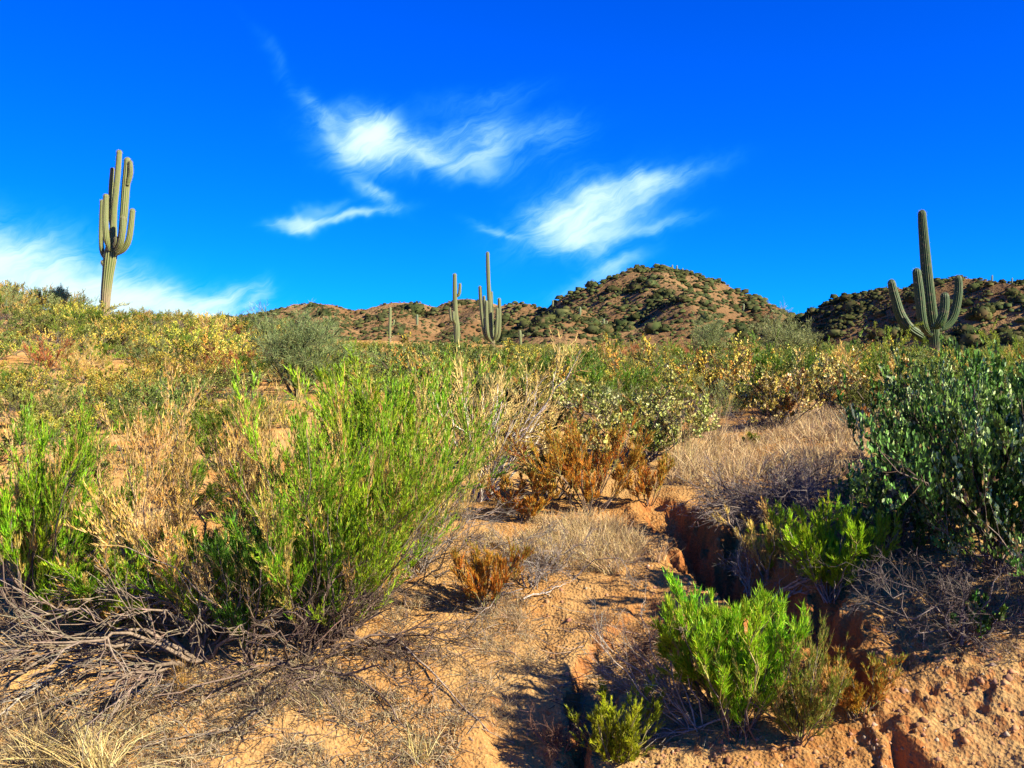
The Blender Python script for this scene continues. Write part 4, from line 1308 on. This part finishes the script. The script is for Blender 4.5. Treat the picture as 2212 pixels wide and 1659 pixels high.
near('jojoba_shrub', 'low jojoba sprig in the deep shade under the right jojobas', 'shrub', 2120, 1390,
     jojoba(0.22, 0.8, 5, 6, 4, 8, leaf=(0.03, 0.016)), M_JOJO)

near('jojoba_shrub', 'low dark jojoba between the gully broom and the right jojobas', 'shrub', 1945, 1200,
     jojoba(0.7, 1.2, 14, 10, 6, 8, leaf=(0.044, 0.030), simple=True), M_JOJO)
# the orange tinted bushes
LOW = (0.45, 1.15, ORANGE, (4, 3, 2, 1.5))
near('burroweed_shrub', 'orange dome shaped bush with green tips in the centre', 'shrub', 1275, 1115,
     broom(0.78, 0.95, 20, 11, 6, 22, 0.0, leaf=(0.032, 0.0062), cols=[(0.18, 0.28, 0.02), (0.26, 0.32, 0.03)], cw=(1, 1), low=LOW, bare=0.3, r0=0.007))
near('burroweed_shrub', 'small orange and green bush low on the bare bank', 'shrub', 1050, 1325,
     broom(0.42, 0.9, 13, 9, 6, 20, 0.0, leaf=(0.028, 0.0056), cols=[(0.13, 0.22, 0.02), (0.20, 0.26, 0.03)], cw=(1, 1), low=(0.45, 1.2, ORANGE, (4, 3, 3, 1)), bare=0.25, r0=0.005))
near('burroweed_shrub', 'orange green sprigs right of the orange dome shaped bush', 'shrub', 1400, 1085,
     broom(0.40, 0.8, 10, 9, 5, 18, 0.0, leaf=(0.030, 0.0056), cols=[(0.15, 0.25, 0.02), (0.22, 0.28, 0.03)], cw=(1, 1), low=LOW, r0=0.005))
near('burroweed_shrub', 'orange green sprigs in the dark left of the orange bush', 'shrub', 1130, 1125,
     broom(0.34, 0.9, 10, 8, 5, 16, 0.0, leaf=(0.030, 0.0056), cols=[(0.20, 0.27, 0.02), (0.26, 0.28, 0.03)], cw=(1, 1), low=LOW, r0=0.005))

# brooms round the gully
near('broom_shrub', 'bright green broom clump on the gully edge beneath the jojobas', 'shrub', 1790, 1300,
     broom(0.50, 0.80, 18, 10, 6, 22, 0.0, leaf=(0.032, 0.0048), lean=(0.06, 0), cols=[(0.36, 0.56, 0.012), (0.45, 0.62, 0.02), (0.24, 0.44, 0.012)], cw=(3, 2, 2), r0=0.006, stem=GREY))
near('broom_shrub', 'small half dried broom left of the bright gully broom', 'shrub', 1660, 1260,
     broom(0.46, 0.5, 9, 9, 5, 18, 0.45, leaf=(0.030, 0.0036), r0=0.005, stem=GREY))
near('broom_shrub', 'vivid green grass like broom standing in the rill', 'shrub', 1600, 1590,
     broom(0.66, 0.50, 24, 10, 6, 22, 0.0, leaf=(0.040, 0.0044), lean=(-0.02, 0), curl=0.05, up=0.6, cols=[(0.22, 0.52, 0.010), (0.34, 0.58, 0.015), (0.50, 0.60, 0.04), (0.15, 0.38, 0.010)], cw=(4, 3, 1, 2), r0=0.005, bare=0.2))
near('broom_shrub', 'green broom lobe leaning left beside the vivid broom', 'shrub', 1545, 1520,
     broom(0.46, 0.65, 14, 9, 5, 22, 0.05, leaf=(0.034, 0.0046), lean=(-0.25, 0), r0=0.005))
near('broom_shrub', 'brownish green broom with orange twigs below the deep gully', 'shrub', 1730, 1610,
     broom(0.50, 0.85, 18, 10, 6, 20, 0.12, leaf=(0.030, 0.0034), cols=[(0.16, 0.27, 0.02), (0.27, 0.32, 0.035), (0.42, 0.24, 0.05), (0.24, 0.18, 0.05)], cw=(4, 3, 2, 2), r0=0.005, bare=0.1))
near('broom_shrub', 'orange brown broom at the lip of the crumbling right bank', 'shrub', 1850, 1560,
     broom(0.40, 0.7, 13, 9, 5, 20, 0.05, leaf=(0.028, 0.0034), cols=[(0.18, 0.29, 0.02), (0.27, 0.32, 0.035)], cw=(1, 1), low=(0.3, 1.0, ORANGE, (3, 2, 4, 1)), r0=0.005, bare=0.15))
near('broom_shrub', 'round yellow green bush at the bottom beside the rill', 'shrub', 1335, 1655,
     broom(0.34, 0.95, 20, 9, 5, 20, 0.0, leaf=(0.024, 0.0046), cols=[(0.38, 0.44, 0.012), (0.50, 0.52, 0.025), (0.28, 0.33, 0.014)], cw=(3, 2, 2), r0=0.004, bare=0.1))
near('broom_shrub', 'small yellow green tuft in the dry grass', 'shrub', 1620, 965,
     broom(0.26, 0.7, 10, 8, 5, 16, 0.1, leaf=(0.03, 0.005), cols=[(0.28, 0.30, 0.03), (0.20, 0.26, 0.02)], cw=(1, 1), r0=0.004))

# leafless grey shrubs
near('bare_shrub', 'tangled grey leafless shrub overhanging the head of the gully', 'shrub', 1690, 1120,
     twiggy(0.42, 1.3, 30, 11, 8, (0.20, 0.165, 0.135), curl=-0.10, wig=0.20, r0=0.008, n4=4, tip=(0.26, 0.21, 0.17)))
near('bare_shrub', 'dark leafless tangle in the shade under the right jojobas', 'shrub', 1860, 1170,
     twiggy(0.50, 1.2, 18, 10, 8, (0.24, 0.20, 0.17), curl=-0.05, wig=0.22, r0=0.006, n4=2))
near('bare_shrub', 'grey leafless shrub at the back of the dry grass', 'shrub', 1640, 925,
     twiggy(0.42, 1.1, 16, 9, 7, (0.22, 0.19, 0.17), wig=0.18, r0=0.007, n4=3))
near('bare_shrub', 'grey matted twigs right of the small orange bush', 'shrub', 1145, 1270,
     twiggy(0.36, 1.2, 16, 9, 7, (0.30, 0.25, 0.20), curl=-0.15, wig=0.18, r0=0.005, n4=3))
near('bare_shrub', 'grey matted twigs under the pale leaning dried broom', 'shrub', 900, 1240,
     twiggy(0.55, 1.1, 20, 10, 8, (0.27, 0.22, 0.17), lean=(0.1, 0), curl=-0.1, wig=0.12, r0=0.006, n4=2))
near('bare_shrub', 'sprawl of grey dead branches under the large left broom', 'shrub', 430, 1420,
     twiggy(0.70, 1.42, 18, 9, 5, (0.22, 0.165, 0.11), lean=(-0.45, -0.35), curl=-0.22, wig=0.09, r0=0.014, tip=(0.32, 0.25, 0.17)))
near('bare_shrub', 'grey dead branches spreading right from the large broom foot', 'shrub', 650, 1430,
     twiggy(0.55, 1.35, 18, 8, 5, (0.17, 0.12, 0.085), lean=(0.6, -0.4), curl=-0.20, wig=0.13, r0=0.009))
near('bare_shrub', 'bare pale twigs hanging from the gully edge under the green broom', 'shrub', 1690, 1318,
     twiggy(0.30, 0.9, 9, 8, 5, (0.40, 0.33, 0.26), lean=(0.9, -0.1), curl=-0.05, wig=0.12, r0=0.008))
near('bare_shrub', 'dry grey stalks leaning left from the vivid broom', 'shrub', 1500, 1560,
     twiggy(0.42, 0.75, 12, 7, 4, (0.34, 0.28, 0.21), lean=(-0.7, 0.1), curl=0.02, wig=0.10, r0=0.005))
near('bare_shrub', 'pale bare twig shrub between the gully wall and small broom', 'shrub', 1625, 1290,
     twiggy(0.32, 0.7, 8, 7, 5, (0.33, 0.28, 0.22), wig=0.15, r0=0.005))
near('bare_shrub', 'reddish dead brush on the shaded slope left of the vivid broom', 'shrub', 1380, 1430,
     twiggy(0.20, 1.2, 16, 8, 6, (0.19, 0.10, 0.065), wig=0.2, r0=0.004, n4=2))
near('bare_shrub', 'low reddish twigs at the lip of the rill', 'shrub', 1200, 1620,
     twiggy(0.16, 1.2, 14, 8, 6, (0.20, 0.11, 0.07), wig=0.2, r0=0.004, n4=2))
near('bare_shrub', 'dark twig tangle at the foot of the right jojobas', 'shrub', 2080, 1370,
     twiggy(0.36, 1.3, 18, 9, 7, (0.16, 0.13, 0.11), wig=0.22, r0=0.005, n4=2))


# catclaw with long shoots round the stout saguaro
def catclaw(H, n, lean=(0, 0)):
    out = []
    D = cone_dirs(n, 0.6, lean)
    for i in range(n):
        P = stalks(np.zeros((1, 3)), D[i:i + 1], H * rng.uniform(.75, 1.1), 9, 0.02, 0.10)
        bm, fm = MB(), MB()
        tubes(bm, P, np.linspace(0.011, 0.004, 9)[None], 4, np.array([0.12, 0.10, 0.05]))
        S, _, _ = grow(P, 9, 0.15, 1.0, lambda t: H * (0.42 - 0.3 * t), 0.6, 0.25, 6, 0.0, 0.09)
        tubes(bm, S, np.broadcast_to(np.linspace(.006, .003, 6), (len(S), 6)), 3, np.array([0.14, 0.13, 0.05]))
        Q = np.concatenate([S, P[:, ::1][:, np.linspace(0, 8, 6).astype(int)]])
        idx = np.repeat(np.arange(len(Q)), 100)
        p, tg = along(Q, idx, rng.uniform(0.1, 1, len(idx)))
        dv = norm(rng.normal(size=p.shape) + tg * 0.4)
        threads(fm, p, dv, rng.uniform(0.02, 0.055, len(idx)), np.full(len(idx), 0.010), pick([(0.28, 0.38, 0.025), (0.42, 0.49, 0.04), (0.18, 0.27, 0.022)], [3, 2, 2], len(idx)))
        out.append((bm, fm))
    return out


for lab, px, dep, h, ln, top in (('yellow green catclaw with long arching shoots left of the stout saguaro', 1945, 15.5, 1.45, (-.1, 0), 700),
                            ('yellow green catclaw before the foot of the stout saguaro', 2030, 14.0, 1.05, (0, 0), 765),
                            ('yellow green catclaw shoots right of the stout saguaro', 2175, 14.5, 1.35, (0.05, 0), 705),
                            ('yellow green catclaw at the right edge behind the jojobas', 2250, 13.0, 1.3, (-.1, 0), 730)):
    x = (px - CX) / F * dep
    parts = catclaw(h, 8, ln)
    g = float(gz(x, dep)[0])
    zt = np.percentile(np.concatenate([v for _, fm in parts for v in fm.v])[:, 2], 99)
    k = (EYE + (CY - top) / F * dep - g) / zt
    place('catclaw_shrub', lab, 'shrub', (x, dep, g), parts, scale=(k * 0.9, k * 0.9, k))

# narrow blue green blades of a sotol rosette
def rosette(label, px, py, n, L, col):
    mb = MB()
    D = cone_dirs(n, 1.25)
    P = stalks(np.zeros((1, 3)), D, L, 6, -0.12, 0.02)
    side = norm(np.cross(D, np.array([0, 0, 1.0])))[:, None, :] * (np.array([.9, 1, .9, .7, .4, .04]) * 0.008)[None, :, None]
    V = np.stack([P - side, P + side], 2)
    idx = np.arange(n * 12).reshape(n, 6, 2)
    f = np.stack([idx[:, :-1, 0], idx[:, :-1, 1], idx[:, 1:, 1], idx[:, 1:, 0]], -1).reshape(-1, 4)
    mb.add(V, f, np.repeat(pick([col], [1], n), 12, 0))
    root = thing('sotol_plant', label, 'plant', on(px, py))
    link('blades', mb.mesh('blades', M_JOJO, False), root, kind='stuff')


rosette('blue green sotol rosette at the back of the dry grass', 1850, 935, 60, 0.34, (0.13, 0.19, 0.14))


# ------------------------------------------------------------------ grass
def grass_mesh(base, n_each, H, spread, cols, cw, width=0.003, droop=0.25):
    mb = MB()
    M = len(base) * n_each
    b = np.repeat(base, n_each, 0) + np.concatenate([rng.normal(size=(M, 2)) * (0.016 if len(base) > 1 else 0.03), np.zeros((M, 1))], 1)
    a = rng.uniform(0, 6.28, M); t = np.abs(rng.normal(size=M)) * spread
    d = np.stack([np.sin(t) * np.cos(a), np.sin(t) * np.sin(a), np.cos(t)], 1)
    if len(base) > 1:
        tl = rng.normal(size=(len(base), 3)) * 0.30; tl[:, 2] = 0
        d = norm(d + np.repeat(tl, n_each, 0))
    L = np.repeat(H if np.ndim(H) else np.full(len(base), H), n_each) * rng.uniform(0.45, 1.15, M)
    K = 3
    s = np.linspace(0, 1, K)
    P = b[:, None] + d[:, None] * (L[:, None] * s)[:, :, None]
    hd = d.copy(); hd[:, 2] = -0.6
    P = P + hd[:, None] * (droop * L[:, None] * s ** 2.2 * rng.uniform(0.2, 1.6, (M, 1)))[:, :, None]
    side = norm(np.cross(d, rng.normal(size=(M, 3))))[:, None, :] * (np.array([1, .75, .08]) * width * 0.5)[None, :, None]
    V = np.stack([P - side, P + side], 2)
    idx = np.arange(M * K * 2).reshape(M, K, 2)
    f = np.stack([idx[:, :-1, 0], idx[:, :-1, 1], idx[:, 1:, 1], idx[:, 1:, 0]], -1).reshape(-1, 4)
    mb.add(V, f, np.repeat(pick(cols, cw, M), K * 2, 0))
    return mb


STRAW = [(0.70, 0.51, 0.22), (0.58, 0.40, 0.17), (0.80, 0.62, 0.30), (0.42, 0.31, 0.17)]


def in_poly(px, py, poly):
    poly = np.asarray(poly, float)
    inside = np.zeros(len(px), bool)
    j = len(poly) - 1
    for i in range(len(poly)):
        xi, yi, xj, yj = *poly[i], *poly[j]
        k = ((yi > py) != (yj > py)) & (px < (xj - xi) * (py - yi) / (yj - yi + 1e-9) + xi)
        inside ^= k
        j = i
    return inside


def scatter(poly, n, ylo=3.6, yhi=13):
    """random ground points inside a patch of ground outlined by its corners"""
    ring = np.array([at(a, b)[:2] for a, b in poly])
    lo, hi = ring.min(0), ring.max(0)
    out = np.zeros((0, 2))
    while len(out) < n:
        q = rng.uniform(lo, hi, (n * 3, 2))
        out = np.vstack([out, q[in_poly(q[:, 0], q[:, 1], ring)]])
    out = out[:n]
    return np.stack([out[:, 0], out[:, 1], gz(out[:, 0], out[:, 1]) - 0.005], 1)


def grass_field(label, poly, n, each, H, cols=STRAW, cw=(3, 3, 2, 2), width=0.003, spread=0.4, droop=.3):
    p = scatter(poly, n)
    k = vnoise(p[:, 0] * 2.2, p[:, 1] * 2.2, 71) + vnoise(p[:, 0] * 7, p[:, 1] * 7, 72) * 0.5 > 0.55
    p = p[k]
    hh = H * (0.4 + 0.9 * vnoise(p[:, 0] * 1.7, p[:, 1] * 1.7, 73)) * rng.uniform(0.5, 1.5, len(p))
    o = link('dry_grass', grass_mesh(p, each, hh, spread, cols, cw, width, droop).mesh('dry_grass', M_STRAW, False), kind='stuff')
    tag(o, label, 'grass')


near('bare_shrub', 'grey dead twigs matted at the left edge of the bank', 'shrub', 130, 1420,
     twiggy(0.45, 1.3, 12, 8, 5, (0.20, 0.15, 0.10), lean=(-0.2, -0.3), curl=-0.15, wig=0.12, r0=0.010))
near('bare_shrub', 'brown dead twigs filling the foot of the large left mass', 'shrub', 760, 1370,
     twiggy(0.5, 1.3, 14, 8, 5, (0.17, 0.12, 0.08), lean=(0.2, -0.3), curl=-0.15, wig=0.13, r0=0.007, n4=2))
grass_field('pale dry grass covering the shelf below the golden jojobas', [(1440, 1060), (1460, 985), (1560, 930), (1840, 895), (1880, 960), (1860, 1040), (1650, 1080)], 1700, 10, 0.18, width=0.0054)
grass_field('fine straw grass on the spur before the orange bush', [(1000, 1190), (1130, 1125), (1330, 1135), (1400, 1190), (1330, 1240), (1150, 1230)], 1000, 10, 0.13, width=0.0036)
grass_field('matted grey brown grass on the lower left bank', [(-60, 1700), (0, 1520), (200, 1470), (700, 1450), (1000, 1540), (980, 1700)], 2400, 9, 0.095, [(0.46, 0.35, 0.19), (0.34, 0.26, 0.15), (0.58, 0.44, 0.22), (0.26, 0.18, 0.10)], (3, 3, 2, 2), 0.0046, 0.9, .4)
grass_field('thin dead grass down the middle of the bare bank', [(760, 1420), (900, 1280), (1130, 1280), (1180, 1420), (1080, 1560), (900, 1500)], 900, 9, 0.075, [(0.50, 0.38, 0.20), (0.30, 0.22, 0.13), (0.50, 0.38, 0.19)], (2, 2, 1), 0.0026, 0.9, .4)
grass_field('dry reddish litter on the shaded slope above the rill', [(1200, 1480), (1260, 1320), (1420, 1330), (1480, 1480), (1330, 1500)], 420, 10, 0.06, [(0.28, 0.15, 0.09), (0.36, 0.24, 0.13), (0.20, 0.11, 0.07)], (2, 1, 2), 0.0028, 0.9, .4)
grass_field('low dry grass behind the two left brooms', [(-60, 1300), (0, 1120), (700, 1080), (1000, 1110), (900, 1250), (400, 1330)], 1700, 8, 0.15, width=0.0055)
grass_field('sparse straw on top of the right bank', [(1820, 1260), (1900, 1180), (2300, 1200), (2300, 1420), (1950, 1400)], 420, 9, 0.07, [(0.30, 0.22, 0.12), (0.40, 0.30, 0.16)], (1, 1), 0.0026, 0.8)


def tuft(label, px, py, n, H, spread, lean=0.0, width=0.0035, cols=STRAW, droop=.25):
    p = on(px, py)
    mb = grass_mesh(np.zeros((1, 3)), n, H, spread, cols, [1] * len(cols), width, droop)
    for v in mb.v: v[:, 0] += lean * v[:, 2]
    root = thing('grass_tuft', label, 'grass', p)
    link('blades', mb.mesh('blades', M_STRAW, False), root, kind='stuff')


YEL = [(0.66, 0.52, 0.19), (0.54, 0.44, 0.15), (0.74, 0.60, 0.26)]
tuft('tall pale yellow grass tuft at the lower left corner', 215, 1690, 240, 0.50, 0.70, -0.35, 0.0040, YEL, .5)
tuft('second pale yellow grass tuft beside the lower left corner', 90, 1650, 200, 0.36, 0.8, -0.1, 0.0036, YEL, .5)
tuft('tall dry grass stalks before the dense yellow green jojoba', 1480, 1010, 90, 0.72, 0.22, 0.05, 0.0042)
tuft('dry grass stalks right of the dense yellow green jojoba', 1545, 985, 110, 0.62, 0.30, 0.1, 0.0042)
tuft('yellow grass stems at the bottom of the lower left bank', 905, 1650, 45, 0.26, 0.6, -0.1, 0.0032, YEL, .5)
tuft('golden grass tuft between the dead branches on the left', 395, 1500, 70, 0.24, 0.3, 0, 0.003, [(0.55, 0.33, 0.06), (0.48, 0.30, 0.07)])
tuft('dry grass tuft overhanging the gully from the spur', 1420, 1215, 60, 0.16, 0.5, .2, 0.003)
tuft('orange tan grass tuft by the half dried broom', 1715, 1270, 80, 0.40, 0.35, .1, 0.0034, [(0.52, 0.32, 0.10), (0.46, 0.27, 0.08)])

# ------------------------------------------------------------------ fallen branches, stones, litter
def fallen(label, pts, r, col=GREY, twigs=5, lift=0.03):
    W3 = np.array([on(a, b) for a, b in pts]); W3[:, 2] += lift
    base = W3[0].copy()
    K = 14
    P = smooth_path(W3 - base, K)[None] + np.cumsum(rng.normal(size=(1, K, 3)) * 0.006, 1)
    mb = MB()
    tubes(mb, P, np.linspace(r, r * 0.35, K)[None], 6, np.asarray(col))
    if twigs:
        S, _, _ = grow(P, twigs, 0.2, 1.0, lambda t: 0.28 * (1.2 - t), 0.6, 0.05, 6, -0.1, 0.12)
        tubes(mb, S, np.broadcast_to(np.linspace(r * .4, r * .15, 6), (len(S), 6)), 4, np.asarray(col) * 1.05)
        T2, _, _ = grow(S, 4, 0.3, 1.0, lambda t: 0.10, 0.6, 0.05, 4, -0.1, 0.12)
        tubes(mb, T2, np.broadcast_to(np.linspace(r * .2, r * .1, 4), (len(T2), 4)), 3, np.asarray(col) * 1.1)
    o = link('fallen_branch', mb.mesh('fallen_branch', M_BARK), None, base)
    tag(o, label, 'branch')


fallen('thick dark fallen branch lying right of the large broom', [(700, 1372), (800, 1385), (900, 1410)], 0.014, (0.14, 0.09, 0.06), 4)
fallen('long thin fallen stick running down the bare middle bank', [(820, 1380), (900, 1450), (985, 1520), (1060, 1590)], 0.008, (0.36, 0.28, 0.20), 3)
fallen('long pale curved branch across the lower left bank', [(430, 1500), (330, 1500), (250, 1520), (195, 1570)], 0.009, (0.36, 0.32, 0.25), 4)
fallen('long grey branch reaching to the lower left corner', [(200, 1430), (130, 1465), (60, 1520), (-20, 1580)], 0.012, (0.28, 0.24, 0.18), 9)
fallen('grey branch above the lower left corner branch', [(330, 1395), (220, 1405), (100, 1430), (-20, 1465)], 0.010, (0.27, 0.23, 0.17), 9)
fallen('thin branch with twigs at the foot of the lower left bank', [(560, 1560), (480, 1590), (390, 1610), (300, 1640)], 0.008, (0.24, 0.19, 0.13), 7)
fallen('dark forked branch under the large broom', [(560, 1490), (490, 1500), (420, 1530), (350, 1560)], 0.011, (0.12, 0.085, 0.06), 6)
fallen('bent stick with peeling bark under the large broom', [(590, 1440), (660, 1490), (720, 1540), (790, 1600)], 0.010, (0.22, 0.17, 0.12), 7)
fallen('crooked dark stick right under the large broom', [(640, 1450), (740, 1480), (820, 1530), (860, 1590)], 0.008, (0.17, 0.12, 0.09), 6)
fallen('pale dry stick below the small orange bush', [(1130, 1310), (1170, 1300), (1215, 1275)], 0.007, (0.50, 0.43, 0.34), 3)
fallen('pale twiggy branch above the yellow green bush', [(1610, 1560), (1520, 1575), (1420, 1600), (1360, 1630)], 0.007, (0.34, 0.28, 0.22), 7)
fallen('grey branch arching at the left edge over orange soil', [(-20, 1285), (60, 1290), (130, 1310)], 0.010, (0.36, 0.33, 0.28), 3, 0.12)
fallen('dead root hanging over the gully edge', [(1665, 1320), (1720, 1290), (1790, 1280), (1900, 1250)], 0.010, (0.36, 0.30, 0.24), 8, 0.05)
fallen('short stick lying on the bare soil', [(1080, 1420), (1125, 1445)], 0.006, (0.16, 0.11, 0.08), 0)


def stones():
    mb = MB()
    ico_v = norm(np.array([[1, 0, 0], [-1, 0, 0], [0, 1, 0], [0, -1, 0], [0, 0, 1], [0, 0, -1]], float))
    ico_f = np.array([[0, 2, 4], [2, 1, 4], [1, 3, 4], [3, 0, 4], [2, 0, 5], [1, 2, 5], [3, 1, 5], [0, 3, 5]])
    regions = [([(950, 1700), (1000, 1400), (1150, 1180), (1400, 1200), (1250, 1450), (1230, 1700)], 1900, 0.0055),
               ([(1900, 1700), (1850, 1450), (1900, 1330), (2300, 1380), (2300, 1700)], 2400, 0.007),
               ([(1400, 1210), (1600, 1300), (1720, 1420), (1620, 1400), (1380, 1300)], 1200, 0.006),
               ([(1300, 1700), (1400, 1600), (1900, 1560), (1980, 1700)], 1300, 0.007),
               ([(0, 1700), (100, 1400), (800, 1420), (950, 1700)], 1500, 0.006),
               ([(100, 1330), (100, 1220), (450, 1220), (420, 1330)], 400, 0.008)]
    for poly, n, s in regions:
        p = scatter(poly, n)
        sz = s * rng.gamma(1.5, 0.6, n)[:, None, None]
        V = ico_v[None] * rng.uniform(0.5, 1.3, (n, 6, 1)) * sz
        a = rng.uniform(0, 6.28, n); ca, sa = np.cos(a)[:, None], np.sin(a)[:, None]
        V = np.stack([V[..., 0] * ca - V[..., 1] * sa, V[..., 0] * sa + V[..., 1] * ca, V[..., 2] * 0.8], -1) + p[:, None]
        f = (np.arange(n)[:, None, None] * 6 + ico_f[None]).reshape(-1, 3)
        mb.add(V, f, np.repeat(pick([(0.50, 0.27, 0.13), (0.40, 0.20, 0.09), (0.50, 0.36, 0.22), (0.28, 0.15, 0.08)], [3, 3, 1, 1.5], n), 6, 0))
    o = link('gravel', mb.mesh('gravel', M_STONE, False), kind='stuff')
    tag(o, 'orange clods and gravel strewn over the bare bank', 'gravel')


stones()


def litter():
    mb = MB()
    for poly, n in (([(50, 1700), (120, 1430), (800, 1400), (1050, 1560), (950, 1700)], 900), ([(780, 1420), (900, 1250), (1180, 1280), (1200, 1450), (1000, 1560)], 500),
                    ([(1180, 1500), (1260, 1320), (1500, 1360), (1650, 1600), (1300, 1600)], 500), ([(1850, 1330), (1900, 1200), (2300, 1250), (2300, 1450)], 300)):
        p = scatter(poly, n); p[:, 2] += 0.012
        d = norm(np.concatenate([rng.normal(size=(n, 2)), rng.normal(size=(n, 1)) * 0.22], 1))
        P = stalks(p, d, rng.uniform(0.04, 0.22, n), 3, 0.0, 0.1)
        tubes(mb, P, np.broadcast_to(np.linspace(.0026, .0013, 3), (n, 3)), 3, pick([(0.24, 0.19, 0.14), (0.38, 0.30, 0.20), (0.14, 0.09, 0.06)], [2, 2, 1], n))
    o = link('twig_litter', mb.mesh('twig_litter', M_BARK), kind='stuff')
    tag(o, 'fine dead twigs littering the bank', 'litter')


litter()
